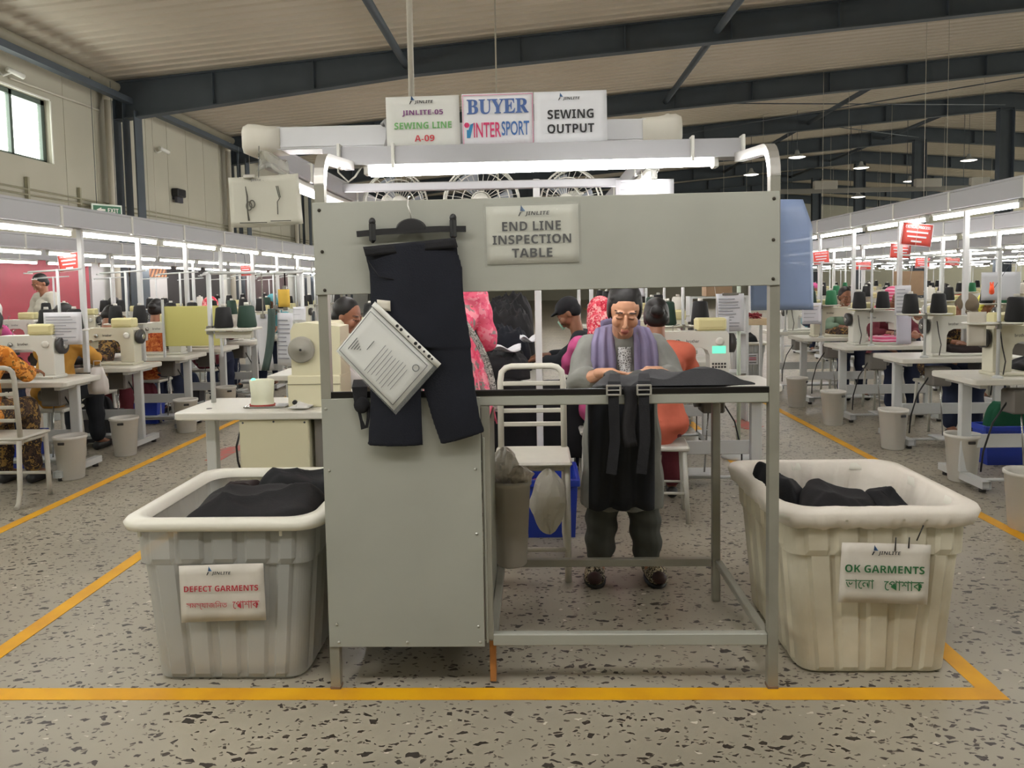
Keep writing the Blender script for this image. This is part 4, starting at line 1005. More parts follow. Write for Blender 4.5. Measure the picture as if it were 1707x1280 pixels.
    M_leo = patch('leopard_print', [(232, 222, 200), (30, 24, 22), (206, 190, 160), (26, 22, 20)], 75, .6)
    for s in (-1, 1):
        f = MB().caps((s*.135, .03, .04), (s*.15, -.085, .042), .046, .050, 14).ell((s*.15, -.1, .038), (.05, .05, .036))
        fm = fuse(f, .006, 2, 'shoe'); sho = obj('shoe', fm, M_leo, t)
        obj('toe_cap', MB().ell((s*.152, -.128, .046), (.036, .032, .030)), mat('toe_brown', (64, 40, 40), .5), sho)
        obj('sole', MB().lathe([(.052, 0), (.054, .012), (.05, .018)], n=24, M=Matrix.Translation((s*.145, -.045, 0)) @ Matrix.Diagonal((1, 2.0, 1, 1))), M_black, sho)
    return t
inspector()

# dungarees on the sloping top, straps over the front edge, legs hanging on the far side
slope = lambda y: 1.078-(y-2.56)*.158
G = thing('dungarees', 'black garment with buckled straps spread on the sloping inspection table', 'garment', (.47, 2.95, 0))
def spread(u, v):
    x = -.235+.53*u; y = -.36+.66*v
    e = min(1, 8*u, 8*(1-u))*min(1, 10*(1-v)+.25)
    f = .016*sin(11*x+16*y)+.012*sin(31*x-9*y+1)+.010*sin(23*y+5*x)+.008*sin(47*x+20*y)
    return (x+.02*sin(9*y), y, slope(2.95+y)+.011+e*(.016+.014*sin(pi*v)+.030*max(0, sin(pi*(u*1.2-.35)))*(1-v)+f*.8))
def under(u, v):
    x = -.235+.53*u; y = -.36+.66*v; return (x+.02*sin(9*y), y, slope(2.95+y)+.006)
b = MB(); A_ = [[spread(i/40, j/40) for i in range(41)] for j in range(41)]
b.grid(spread, 40, 40); b.grid(under, 40, 40)
k = 41*41; e = [i for i in range(41)]+[j*41+40 for j in range(1, 41)]+[40*41+i for i in range(39, -1, -1)]+[j*41 for j in range(39, 0, -1)]
for q in range(len(e)): b.f.append([e[q], e[q]+k, e[(q+1) % len(e)]+k, e[(q+1) % len(e)]]); b.mi.append(0); b.sm.append(True)
M_grey = mat('cloth_charcoal', (54, 54, 56), .82, var=.15, scale=8, bump=.15, bscale=180, spec=.25)
obj('body_panel', b, M_grey, G)
obj('folded_cuff', MB().slab(lambda u, v: (-.20+.15*u, -.13+.13*v, slope(2.82+.13*v)+.034+.026*sin(pi*v)+.012*sin(9*u)), 14, 8, .006), mat('cloth_grey2', (74, 75, 74), .8, spec=.2), G)
for x0, x1 in ((-.06, .05), (.05, .16)):
    obj('leg', MB().slab(lambda u, v: ((x0-.17)*1.0+(x1-x0+.075)*u+.0*v, .402+.016*sin(u*11+v*2)+.01*v, .96-.56*v-.005*sin(9*u)), 22, 12, .012), mat('cloth_pleat', (46, 48, 54), .85, spec=.2), G)
for x in (-.202, -.098):
    st = obj('strap', MB().sweep([(x+.02, -.28, slope(2.67)+.05), (x+.005, -.39, 1.098), (x, -.409, 1.075), (x, -.413, 1.02), (x+.004, -.412, .90), (x-.01, -.408, .78)], 0, rect=(.036, .006), up=None), M_blackcloth, G)
    bk = MB()
    for c, d in (((0, 0, .016), (.050, .008, .006)), ((0, 0, -.016), (.050, .008, .006)), ((-.023, 0, 0), (.006, .008, .036)), ((.023, 0, 0), (.006, .008, .036)), ((0, 0, 0), (.05, .006, .004))): bk.box((x+c[0], -.418+c[1], 1.074+c[2]), d, .0015)
    obj('buckle', bk, M_chrome, st)
obj('webbing_end', MB().slab(lambda u, v: (-.168+.045*u+.006*sin(7*v), -.404-.008*sin(5*u)-.004, 1.085-.21*v), 6, 10, .006), M_blackcloth2, G)

# ================================================================== THE SEWING LINES
M_top = mat('table_laminate', (216, 213, 203), .35, var=.02, scale=3)
M_leg = mat('leg_enamel', (206, 208, 208), .4)
M_mach = mat('machine_cream', (214, 210, 190), .35)
M_mach2 = mat('machine_white', (218, 217, 208), .35)
M_metal = mat('bright_metal', (176, 176, 174), .25, metal=.8)
M_motor = mat('motor_dark', (48, 46, 46), .5)
M_cone = mat('cone_black', (16, 16, 18), .75); M_coneg = mat('cone_green', (24, 52, 40), .75); M_conev = mat('cone_emerald', (30, 104, 66), .7); M_conew = mat('cone_white', (220, 216, 208), .7)
ORD = 'first second third fourth fifth sixth seventh eighth ninth tenth eleventh twelfth'.split()
ZT = .76
def make_table():
    t = thing('sewing_table', 'white sewing table', 'table')
    b = MB(); P = [(x, y) for x, y in rrect(1.06, .53, .03, 4)]
    b.rings([[(x*k, y*k, z) for x, y in P] for z, k in ((ZT-.04, .99), (ZT-.034, 1), (ZT-.006, 1), (ZT, .99))], smooth=False)
    obj('tabletop', b, M_top, t)
    for s in (-1, 1):
        l = obj('leg', MB().box((s*.43, 0, .40), (.075, .045, .64), .006).box((s*.43, 0, ZT-.055), (.05, .42, .03), .004), M_leg, t)
        obj('foot', MB().sweep([(s*.43, -.27, .055), (s*.43, .27, .055)], 0, rect=(.06, .05), caps=False).box((s*.43, 0, .055), (.054, .5, .044)), M_leg, l)
        for y in (-.22, .22): obj('foot_pad', MB().lathe([(.022, 0), (.022, .03)], (s*.43, y, 0), 10), M_motor, l)
    obj('crossbar', MB().box((0, .02, .30), (.80, .018, .095), .004), M_leg, t)
    obj('treadle', MB().box((0, .19, .085), (.42, .20, .015), .004).sweep([(-.39, .14, .06), (.39, .14, .06)], .012, n=8), M_leg, t)
    obj('drawer', MB().box((-.24, .15, ZT-.078), (.22, .18, .07), .006), M_motor, t)
    obj('motor_box', MB().box((.17, .16, .60), (.16, .14, .16), .012).cyl((.09, .16, .60), (.05, .16, .60), .045, n=14), mat('motor_grey', (110, 106, 100), .5), t)
    obj('treadle_rod', MB().cyl((.12, .16, .09), (.15, .16, .54), .006, n=6), M_metal, t)
    obj('power_cord', MB().sweep([(.24, .16, .60), (.33, .15, .45), (.37, .12, .25), (.36, .08, .10)], .006, n=6), M_black, t)
    return t
def make_machine(body, display=False):
    t = thing('sewing_machine', 'sewing machine', 'sewing machine')
    b = MB()
    b.box((0, 0, ZT+.012), (.50, .18, .028), .008)
    obj('bed', b, body, t)
    # side profile of arm and pillar, extruded with a bevelled edge
    prof = [(.245, .0), (.245, .29), (.225, .315), (-.19, .315), (-.225, .30), (-.235, .275), (-.235, .12), (-.165, .12), (-.16, .19), (-.10, .205), (.06, .205), (.10, .185), (.115, .15), (.12, .0)]
    R = []
    for y, k in ((-.062, .006), (-.056, 0), (.056, 0), (.062, .006)):
        cx_, cz_ = .02, .2
        R.append([(x+(cx_-x)*k*2, y, ZT+.026+z+(cz_-z)*k*2) for x, z in prof])
    b = MB(); b.rings(R, smooth=False); obj('arm', b, body, t)
    obj('face_plate', MB().box((-.238, 0, ZT+.23), (.012, .10, .17), .004), M_metal, t)
    obj('needle_bar', MB().cyl((-.20, 0, ZT+.15), (-.20, 0, ZT+.055), .006, n=8).box((-.20, -.0, ZT+.05), (.03, .03, .012), .002).cyl((-.185, .02, ZT+.15), (-.185, .02, ZT+.06), .004, n=6), M_metal, t)
    hw = obj('handwheel', MB().lathe([(.02, 0), (.058, .004), (.066, .014), (.066, .040), (.05, .048), (.018, .05)], n=22, M=Matrix.Translation((.248, 0, ZT+.255)) @ Matrix.Rotation(radians(90), 4, 'Y')), M_motor, t)
    obj('hub', MB().lathe([(.03, 0), (.02, .008)], n=14, M=Matrix.Translation((.298, 0, ZT+.255)) @ Matrix.Rotation(radians(90), 4, 'Y')), M_metal, hw)
    obj('tension_dial', MB().lathe([(.018, 0), (.018, .012), (.008, .02)], n=14, M=Matrix.Translation((-.10, -.062, ZT+.27)) @ Matrix.Rotation(radians(90), 4, 'X')), M_metal, t)
    obj('thread_regulator', MB().lathe([(.014, 0), (.014, .012)], n=12, M=Matrix.Translation((-.15, -.062, ZT+.22)) @ Matrix.Rotation(radians(90), 4, 'X')), M_metal, t)
    obj('stitch_dial', MB().lathe([(.028, 0), (.028, .012), (.012, .014)], n=16, M=Matrix.Translation((.18, -.062, ZT+.27)) @ Matrix.Rotation(radians(90), 4, 'X')), M_mach2, t)
    obj('spool_pin', MB().cyl((.05, 0, ZT+.34), (.05, 0, ZT+.40), .004, n=6).lathe([(.02, 0), (.018, .02)], (.05, 0, ZT+.34), 10), M_metal, t)
    obj('control_panel', MB().box((.13, .0, ZT+.385), (.20, .11, .085), .012).box((.13, -.058, ZT+.39), (.16, .004, .05), .002), mat('panel_cream', (220, 212, 160), .45), t)
    obj('thread_guide', MB().sweep([(-.12, 0, ZT+.34), (-.12, 0, ZT+.375), (-.08, -.02, ZT+.385)], .003, n=6), M_metal, t)
    obj('lead', MB().sweep([(.20, .066, ZT+.30), (.19, .075, ZT+.2), (.17, .08, ZT+.1), (.19, .09, ZT+.01)], .0045, n=6), M_motor, t)
    text('brother', .085, .022, M_ink, t, (.06, .064, ZT+.275), rz=pi); text('brother', .085, .022, M_ink, t, (.0, -.064, ZT+.275))
    if display:
        obj('screen', MB().box((.175, -.065, ZT+.215), (.09, .004, .05), .001), emit('lcd_glow', (110, 220, 190), .9), t)
        kb = MB()
        for i in range(5):
            for j in range(2): kb.box((.135+.02*i, -.065, ZT+.12-.022*j), (.013, .004, .013), .001)
        obj('keypad', kb, M_motor, t)
    return t
def make_stand(h=.86, cones=True):
    t = thing('thread_stand', 'thread stand', 'thread stand')
    obj('pole', MB().cyl((0, 0, ZT), (0, 0, ZT+h), .011, n=10).lathe([(.035, 0), (.03, .012), (.012, .02)], (0, 0, ZT), 14), M_leg, t)
    obj('top_arm', MB().cyl((-.24, 0, ZT+h-.02), (.20, 0, ZT+h), .008, n=8).cyl((-.24, -.05, ZT+h-.03), (-.24, .05, ZT+h-.03), .006, n=6), M_leg, t)
    obj('tray', MB().lathe([(.10, 0), (.11, .008), (.10, .012)], (-.11, 0, ZT+.36), 20).lathe([(.10, 0), (.11, .008), (.10, .012)], (.12, 0, ZT+.36), 20).box((0, 0, ZT+.355), (.26, .02, .012)), M_top, t)
    obj('clamp', MB().box((0, 0, ZT+.35), (.03, .03, .05), .004), M_metal, t)
    return t
def make_cone(m): 
    t = thing('thread_cone', 'thread cone', 'thread cone')
    obj('thread', MB().lathe([(.06, .0), (.066, .012), (.050, .155), (.040, .165)], n=18), m, t)
    obj('core', MB().lathe([(.018, .165), (.016, .185)], n=10), M_conew, t)
    return t
def make_bin(): 
    t = thing('waste_bin', 'waste bin', 'bin'); w = obj('shell', bin_mesh(.335, .088, .115), mat('bin_white', (216, 213, 206), .5), t)
    obj('grip', MB().box((0, -.112, .29), (.05, .01, .02), .003), M_motor, t); return t
P_table = make_table(); P_m1 = make_machine(M_mach2); P_m2 = make_machine(M_mach); P_lcd = make_machine(M_mach2, True); P_stand = make_stand(); P_cone = make_cone(M_cone); P_bin = make_bin()
PROTO = [P_table, P_m1, P_m2, P_lcd, P_stand, P_cone, P_bin]
def rot(x, y, a): return x*cos(a)-y*sin(a), x*sin(a)+y*cos(a)
CONE_TONES = {}
def station(x, y, a, where, k, machine=None, stand=True, cones=2, bin_side=0, tones=(None, None), g='', mshift=.02, sx=.38):
    nm = ORD[k] if k < 12 else str(k)
    dup(P_table, (x, y, 0), a, 'white sewing table, %s from the front in %s' % (nm, where), 'sewing tables of '+where)
    if machine:
        dx, dy = rot(mshift, .03, a)
        dup(machine, (x+dx, y+dy, 0), a, 'cream sewing machine, %s from the front in %s' % (nm, where), 'machines of '+where)
    if stand:
        dx, dy = rot(sx, .19, a)
        dup(P_stand, (x+dx, y+dy, 0), a, 'white thread stand with cone trays, %s from the front in %s' % (nm, where), 'thread stands of '+where)
        for i in range(cones):
            ex, ey = rot(sx+(-.11, .12)[i], .19, a)
            c = dup(P_cone, (x+ex, y+ey, ZT+.372), 0, '%s thread cone, %s one on the %s stand of %s' % ('dark' if not tones[i] else tones[i][0], ('inner', 'outer')[i], nm, where), 'thread cones of '+where)
            if tones[i]: recolor(c, 'thread', tones[i][1])
    if bin_side:
        dup(P_bin, (x+bin_side*.53, y-.17 if a == 0 else y+.05, 0), random.uniform(-.4, .4), 'pale waste bin at the %s table from the front in %s' % (nm, where), 'waste bins of '+where)
R1 = [5.17, 6.46, 7.62, 8.72, 9.75]; R1x = [3.40, 3.56, 3.57, 3.57, 3.57]
w = 'the right aisle row'
T_em = ('emerald green', M_conev); T_gr = ('dark green', M_coneg); T_w = ('white', M_conew)
for k, y in enumerate(R1): station(R1x[k], y, pi, w, k, (P_m2, P_m1, P_m1, P_m2, P_m1)[k], cones=1 if k == 0 else 2, tones=((None, None), (None, None), (None, None), (T_em, T_gr), (T_em, None))[k], mshift=(.06, -.05, .12, .1, .05)[k], sx=(.33, .3, .23, .3, .36)[k])
for k, (bx, by) in enumerate(((3.0, 5.24), (3.0, 6.25), (2.92, 7.3), (2.93, 8.33), (2.78, 4.22))):
    dup(P_bin, (bx, by, 0), .3*k, 'pale waste bin standing %s by the right aisle' % ('in front of the nearest table', 'by the second table', 'by the third table', 'by the fourth table', 'at the very right edge of the photo')[k], 'waste bins by the right aisle')
L1 = [5.68, 6.62, 7.58, 8.46, 9.44, 10.4, 11.4, 12.4, 13.4]
w = 'the left aisle row'
for k, y in enumerate(L1): station(-4.06, y, 0, w, k, (P_m1, P_m2)[k % 2], tones=((None, None), (None, None), (None, None), (None, T_gr), (None, None), (T_gr, None), (None, None), (None, None), (None, None))[k], mshift=(.06, .18, .14, .05, .0, .05, .1, 0, 0)[k], sx=(.22, .25, .30, .36, .34, .3, .3, .3, .3)[k])
for k, (bx, by) in enumerate(((-3.59, 5.53), (-3.6, 6.3), (-3.53, 7.3), (-3.5, 8.2))):
    dup(P_bin, (bx, by, 0), .25*k, 'pale waste bin standing %s by the left aisle' % ('nearest the camera', 'second from the camera', 'third from the camera', 'farthest')[k], 'waste bins by the left aisle')
w = 'the left wall row'
for k in range(8): station(-6.35, 7.6+1.25*k, 0, w, k, (P_m2, P_m1)[k % 2], tones=((None, T_w) if k % 3 == 1 else (None, None)))
w = 'the second right row'
for k in range(8): station(5.45, 7.3+1.15*k, pi, w, k, (P_m1, P_m2)[k % 2], tones=((None, None), (T_em, None), (None, T_w), (None, None))[k % 4])
w = 'the third right row'
for k in range(8): station(8.35, 11.3+1.4*k, pi, w, k, (P_m1, P_m2)[k % 2], tones=((None, None), (T_w, None), (T_em, None), (None, None))[k % 4])
w = 'the fourth right row'
for k in range(6): station(11.2, 15.2+1.8*k, pi, w, k, (P_m1, P_m2)[k % 2])
w = 'the centre right row'
station(1.06, 5.02, 0, w, 0, P_lcd, tones=(T_gr, None), mshift=-.0, sx=-.02)
for k in range(1, 7): station(1.06, 5.4+1.05*k, 0, w, k, (P_m1, P_m2)[k % 2], tones=((None, None), (T_gr, T_w), (None, None))[k % 3], sx=.1)
w = 'the centre left row'
for k in range(6): station(-1.55, 5.9+1.1*k, 0, w, k, (P_m2, P_m1)[k % 2], tones=((None, None), (T_w, None), (None, None))[k % 3], sx=.3)
for p in PROTO:
    for c in list(p.children):
        for q in list(c.children): bpy.data.objects.remove(q)
        bpy.data.objects.remove(c)
    bpy.data.objects.remove(p)

# ---------------------------------------------------------------- overhead raceways with their tubes
TUBE_ME = MB().cyl((0, -.60, 0), (0, .60, 0), .0155, n=10).mesh('tube'); TUBE_ME.materials.append(M_tube)
FIT_ME = MB().box((0, 0, .034), (.055, 1.24, .03), .006).box((0, -.615, .006), (.03, .02, .05), .004).box((0, .615, .006), (.03, .02, .05), .004).mesh('batten'); FIT_ME.materials.append(M_white)
M_post = mat('post_white', (214, 214, 214), .4)
def raceway(x, y0, y1, z, where, w_=.11, h=.15, tubes=True, first=.3, step=1.36, off=.0, posts=(), zoff=.05, rods=False):
    t = thing('raceway', 'grey overhead raceway above %s' % where, 'raceway', (x, 0, z))
    obj('channel', MB().box((0, (y0+y1)/2, 0), (w_, y1-y0, h), .006).box((0, (y0+y1)/2, h/2+.012), (w_*.5, y1-y0, .02)), M_race, t)
    if rods:
        y = y0+1.5
        while y < y1: obj('hanger_rod', MB().cyl((0, y, h/2), (0, y, roof_z(x)-.02-z), .006, n=6), M_pipe, t); y += 5.5
    y = y0+.5; bm = MB().box((0, 0, 0), (w_+.012, .03, h+.012), .002).mesh('bracket'); bm.materials.append(M_white)
    while y < min(y1, 20): o = bpy.data.objects.new('bracket', bm); COL.objects.link(o); o.parent = t; o.location = (0, y, 0); y += 1.02
    if tubes:
        y = y0+first; k = 0
        while y+.62 < y1:
            l = thing('tube_light', 'tube light, %s from the near end above %s' % (('%d' % (k+1)) + ('st' if k == 0 else 'nd' if k == 1 else 'rd' if k == 2 else 'th'), where), 'lamp', (x+off, y+.6, z-h/2-zoff), 0, 'tube lights above '+where)
            for nm, me in (('tube', TUBE_ME), ('batten', FIT_ME)):
                o = bpy.data.objects.new(nm, me); COL.objects.link(o); o.parent = l
            y += step; k += 1
    for i, (py, zb) in enumerate(posts):
        o = obj('raceway_post', MB().box((x+.0, py, (zb+z-h/2)/2), (.04, .04, z-h/2-zb), .004), M_post)
        tag(o, 'white square post, %s from the front above %s' % (ORD[i] if i < 12 else i, where), 'post', 'posts under raceways')
raceway(-3.75, 3.2, 26, 2.03, 'the left aisle row', posts=[(y, ZT) for y in (6.05, 6.95, 7.9, 8.8, 9.8, 10.75, 11.7, 12.7, 13.7)], first=1.5)
raceway(-6.0, 6, 30, 2.03, 'the left wall row', posts=[(7.9+1.25*k, ZT) for k in range(0, 8, 2)])
raceway(-8.2, 9, 34, 2.03, 'the left wall', rods=True, step=1.5, tubes=True)
raceway(3.75, 4.2, 26, 2.10, 'the right aisle row', posts=[(y, ZT) for y in (5.25, 6.56, 7.72, 8.82, 9.85)]+[(11.3, 0), (13, 0), (15, 0)], first=.3)
raceway(5.25, 5, 30, 2.03, 'the second right row', posts=[(7.4+1.15*k, ZT) for k in range(0, 8)])
raceway(8.25, 9, 36, 2.03, 'the third right row', rods=True, posts=[(11.5+2.8*k, ZT) for k in range(0, 4)])
raceway(9.8, 11, 36, 2.03, 'the gap after the third right row', rods=True, step=1.5)
raceway(13, 15, 42, 2.03, 'the far right rows', rods=True, step=1.6)
raceway(16.5, 18, 44, 2.03, 'the rows under the ridge columns', rods=True, step=1.8)
raceway(-1.215, 3.43, 22, 2.045, 'the centre left row', w_=.09, h=.09, first=.2, posts=[(y, ZT) for y in (8.15, 10.35)])
raceway(.585, 3.43, 22, 2.045, 'the centre right row', w_=.09, h=.09, first=.2, posts=[(7.6, ZT), (9.7, ZT)])
o = obj('raceway_post', MB().box((.024, 4.6, 1.04), (.042, .042, 2.08), .004), M_post); tag(o, 'tall white post behind the empty white chair in the middle', 'post', 'posts under raceways')
o = obj('raceway_beam', MB().box((-.3, 4.6, 2.05), (1.76, .05, .05), .004), M_race); tag(o, 'grey cross beam joining the two centre raceways', 'beam')

raceway(20.5, 27, 48, 2.03, 'the rows beyond the ridge columns', rods=True, step=1.8)
raceway(25, 34, 54, 2.03, 'the last rows at the far right', rods=True, step=1.8)

# ================================================================== PEOPLE AT WORK
C = lambda n, rgb, **k: mat(n, rgb, .88, var=.08, scale=9, spec=.15, **k)
M_orange = patch('floral_orange', [(214, 138, 56), (196, 116, 40), (150, 90, 46), (228, 160, 82), (120, 96, 52)], 30)
M_mustard = C('cloth_mustard', (186, 138, 66)); M_rust = patch('floral_rust', [(176, 92, 46), (150, 62, 36), (206, 128, 74)], 34)
M_brownf = patch('floral_brown', [(60, 50, 46), (84, 66, 54), (150, 120, 70), (48, 42, 42)], 40)
M_pink = patch('floral_pink', [(236, 110, 136), (226, 88, 120), (240, 150, 165), (236, 110, 136), (150, 140, 136)], 26)
M_magenta = C('cloth_magenta', (196, 90, 140)); M_redp = patch('floral_red', [(206, 52, 76), (228, 96, 110), (190, 40, 64), (236, 170, 170)], 40)
M_coral = C('cloth_coral', (196, 104, 84)); M_shirt = C('cloth_shirt', (196, 192, 180)); M_blacks = C('cloth_black', (40, 42, 46)); M_teal = C('cloth_teal', (96, 160, 170))
M_sage = C('cloth_sage', (120, 142, 124)); M_yellow = C('cloth_yellow', (226, 220, 110)); M_white_c = C('cloth_white', (210, 208, 206)); M_dgreen = C('cloth_green', (36, 84, 62)); M_jeans = C('cloth_indigo', (48, 54, 74)); M_maroon = C('cloth_maroon', (96, 44, 52))
M_pinkstripe = bpy.data.materials.new('scarf_stripe'); M_pinkstripe.use_nodes = True
_n = M_pinkstripe.node_tree; _t = _n.nodes.new('ShaderNodeTexCoord'); _w = _n.nodes.new('ShaderNodeTexWave'); _w.bands_direction = 'Z'; _w.inputs['Scale'].default_value = 9; _w.inputs['Distortion'].default_value = 1
_r = _n.nodes.new('ShaderNodeValToRGB'); _r.color_ramp.elements[0].color = (*lin((226, 84, 132)), 1); _r.color_ramp.elements[1].color = (*lin((244, 190, 210)), 1); _r.color_ramp.elements[0].position = .55; _r.color_ramp.elements[1].position = .8
_n.links.new(_t.outputs['Object'], _w.inputs['Vector']); _n.links.new(_w.outputs['Fac'], _r.inputs['Fac']); _n.links.new(_r.outputs['Color'], _n.nodes['Principled BSDF'].inputs['Base Color'])
M_stool = mat('stool_white', (200, 198, 190), .45)
STOOL = []
def stool(x, y, rz, label):
    if STOOL: return dup(STOOL[0], (x, y, 0), rz, label)
    t = thing('stool', label, 'stool', (x, y, 0), rz, 'operators stools')
    obj('seat', MB().box((0, 0, .448), (.34, .30, .03), .01), M_stool, t)
    for sx in (-1, 1):
        for sy in (-1, 1): obj('leg', MB().cyl((sx*.14, sy*.12, .435), (sx*.16, sy*.14, .002), .014, n=8), M_stool, t)
    obj('ring', MB().sweep([(sx*.153, sy*.133, .18) for sx, sy in ((-1, -1), (1, -1), (1, 1), (-1, 1))], .009, n=6, closed=True), M_stool, t)
    STOOL.append(t); return t
def worker(x, y, rz, label, top, bottom, hw, hwm, st=True, **k):
    p = figure('person', label, (x, y, 0), rz, top, bottom, hw, hwm, **k)
    if st: stool(x, y, rz, 'stool under the '+' '.join(label.split()[:12]))
    return p
worker(-3.92, 5.0, 0, 'woman in an orange floral tunic seated on the slatted chair at the left edge', M_orange, M_brownf, 'bun', M_hair, st=False)
tube_chair('slatted_chair', 'white tubular slatted chair with an orange clad woman on it at the left edge', (-3.72, 4.94, 0), pi, .50, .465, .95, mat('chair_greyish', (190, 186, 176), .4), 4, .27)
worker(-4.09, 6.12, 0, 'woman in a mustard tunic seated at the second table by the left aisle', M_mustard, M_blacks, 'bun', M_hair)
worker(-4.32, 7.03, 0, 'woman in a dark floral tunic bent low over her machine by the left aisle', M_brownf, M_maroon, 'short', M_hair, lean=.12, pitch=.9)
worker(-4.22, 7.96, 0, 'woman in a rust floral tunic with black hair seated by the left aisle', M_rust, M_jeans, 'bun', M_hair)
worker(-4.05, 8.95, 0, 'woman in a maroon tunic seated behind the dark green cone by the left aisle', M_maroon, M_jeans, 'scarf', M_redp)
worker(-3.84, 10.95, pi, 'woman in a turquoise headscarf facing the camera in the left aisle row', M_teal, M_jeans, 'scarf', M_teal)
worker(-4.36, 9.9, 0, 'worker in a dark green shirt seated behind the turquoise scarf on the left', M_dgreen, M_jeans, 'short', M_hair)
worker(-6.36, 9.5, 2.7, 'standing man with black hair in a pale shirt by the red panels on the left', M_shirt, M_blacks, 'short', M_hair, st=False, pose='stand', pitch=.5)
worker(-6.35, 8.3, 0, 'woman in a magenta tunic seated in the left wall row', M_magenta, M_jeans, 'scarf', M_white_c)
worker(-6.35, 10.8, 0, 'woman in a brown tunic seated farther back in the left wall row', M_brownf, M_jeans, 'bun', M_hair)
# right of the right aisle, facing the camera
worker(3.80, 7.05, pi, 'man in a brown cap bent low behind the second right aisle machine', M_brownf, M_jeans, 'cap', mat('cap_brown', (104, 92, 76), .9), lean=.14, pitch=.95)
worker(3.80, 8.15, pi, 'woman in a pink striped headscarf facing the camera in the right aisle row', M_maroon, M_jeans, 'scarf', M_pinkstripe, pitch=.25)
worker(3.76, 9.25, pi, 'man in a sage green shirt facing the camera in the right aisle row', M_sage, M_jeans, 'short', M_hair, pitch=.25)
worker(5.24, 9.04, pi, 'woman in a yellow headscarf in the second right row', M_yellow, M_jeans, 'scarf', M_yellow, lean=.12, pitch=.9)
worker(5.45, 10.2, pi, 'man in a white shirt with black hair in the second right row', M_white_c, M_jeans, 'short', M_hair)
worker(5.45, 11.35, pi, 'woman in a coral tunic in the second right row', M_coral, M_jeans, 'scarf', M_dgreen)
worker(5.45, 12.5, pi, 'woman in a pink floral tunic in the second right row', M_pink, M_jeans, 'bun', M_hair)
worker(5.45, 14.8, pi, 'woman in a teal tunic far back in the second right row', M_teal, M_jeans, 'scarf', M_magenta)
for k, (top, hw, hm, l) in enumerate(((M_redp, 'scarf', M_redp, 'woman in a red floral scarf'), (M_shirt, 'short', M_hair, 'man in a pale shirt'), (M_coral, 'bun', M_hair, 'woman in a coral tunic'), (M_magenta, 'scarf', M_yellow, 'woman in a yellow scarf and magenta tunic'), (M_teal, 'bun', M_hair, 'woman in a teal tunic'))):
    worker(8.35, 11.9+1.4*(k if k < 3 else k+1), pi, l+' seated in the third right row', top, M_jeans, hw, hm)
# centre line
worker(.46, 5.75, 1.4, 'man in a black cap and black shirt with a pale green face mask, centre', M_blacks, M_jeans, 'cap', M_blackcloth, pitch=.6)
worker(.46, 4.98, 0, 'woman in a magenta tunic seated with her back turned behind the inspector', M_magenta, M_jeans, 'scarf', M_redp)
worker(.75, 4.50, -.1, 'woman in a coral tunic with black hair seated behind the inspector', M_coral, M_maroon, 'bun', M_hair)
worker(-1.43, 4.82, -1.35, 'man with short hair in a pale shirt seen between post and trousers', M_white_c, M_jeans, 'short', M_hair, pitch=.3, turn=-.5, seatz=.56)
worker(-.50, 4.42, .25, 'woman in a pink floral shawl standing beside the hanging trousers', M_pink, M_blacks, 'scarf', M_pink, st=False, pose='stand', pitch=.6)
worker(1.0, 8.1, 0, 'woman in a red floral scarf farther back in the centre right row', M_redp, M_jeans, 'scarf', M_redp)
worker(-1.55, 7.55, 0, 'worker in a dark green shirt in the centre left row', M_dgreen, M_jeans, 'bun', M_hair)
worker(-1.55, 9.75, 0, 'woman in a coral tunic far back in the centre left row', M_coral, M_jeans, 'scarf', M_white_c)
o = obj('face_mask', MB().slab(lambda u, v: ((u-.5)*.10, .016*sin(pi*u)-.0, (v-.5)*.075), 8, 5, .004), mat('mask_green', (150, 190, 170), .8)); o.location = (.215, 5.791, 1.112); o.rotation_euler = (-.6, 0, 1.4); tag(o, 'pale green face mask on the man in the black cap', 'mask')
o = obj('shawl', MB().slab(lambda u, v: (-.27+.10*u+.24*v+.04*sin(4*v)+.012*sin(9*u), -.10-.05*sin(pi*u)+.015*sin(20*u+4*v), 1.36-.62*v-.10*u), 18, 18, .008), M_pink, None, (-.27, 4.32, 0)); tag(o, 'pink floral shawl with a grey border falling over the standing woman', 'shawl')
obj('border', MB().slab(lambda u, v: (-.19+.05*u+.24*v+.04*sin(4*v), -.125-.012*u+.015*sin(4+4*v), 1.30-.58*v-.02*u), 4, 18, .006), patch('shawl_border', [(150, 150, 146), (96, 94, 92), (190, 186, 180)], 60), o)

# ================================================================== PAPERS, SIGNS AND CLUTTER ON THE LINES
M_sheetw = mat('sheet_white', (216, 216, 222), .6); M_rule = mat('rule_grey', (140, 142, 150), .7)
def page(label, x, y, z, w, h, rz=0, m=None, lines=6, ang=0, name='paper_sheet', curl=.006, cat='paper', hang=()):
    t = obj(name, MB().slab(lambda u, v: ((u-.5)*w, curl*sin(3*u+1)-curl*.5*(1-v), (v-.5)*h), 6, 6, .0015), m or M_sheetw, None, (x, y, z), (0, ang, rz)); tag(t, label, cat)
    rs = random.Random(label)
    for k in range(lines):
        ww = w*rs.uniform(.45, .8); obj('print_line', MB().box((-w*.42+ww/2, -curl-.003, h*.36-k*h*.72/max(1, lines-1)), (ww, .0008, h*.022)), M_rule, t)
    for hx, hy, hz in hang: obj('string', MB().cyl((max(-w*.4, min(w*.4, (hx-x))), 0, h/2-.01), (hx-x, hy-y, hz-z), .002, n=5), M_pipe, t)
    return t
page('printed sheet on the thread stand at the nearest left aisle table', -3.70, 5.69, 1.15, .31, .255, 0, lines=9)
page('printed sheet hung in the centre left row beside the special machine, right one', -1.70, 4.98, 1.09, .11, .36, 0, lines=10, ang=.03)
page('printed sheet hung in the centre left row beside the special machine, left one', -1.86, 5.02, 1.07, .10, .38, 0, lines=0, ang=-.08)
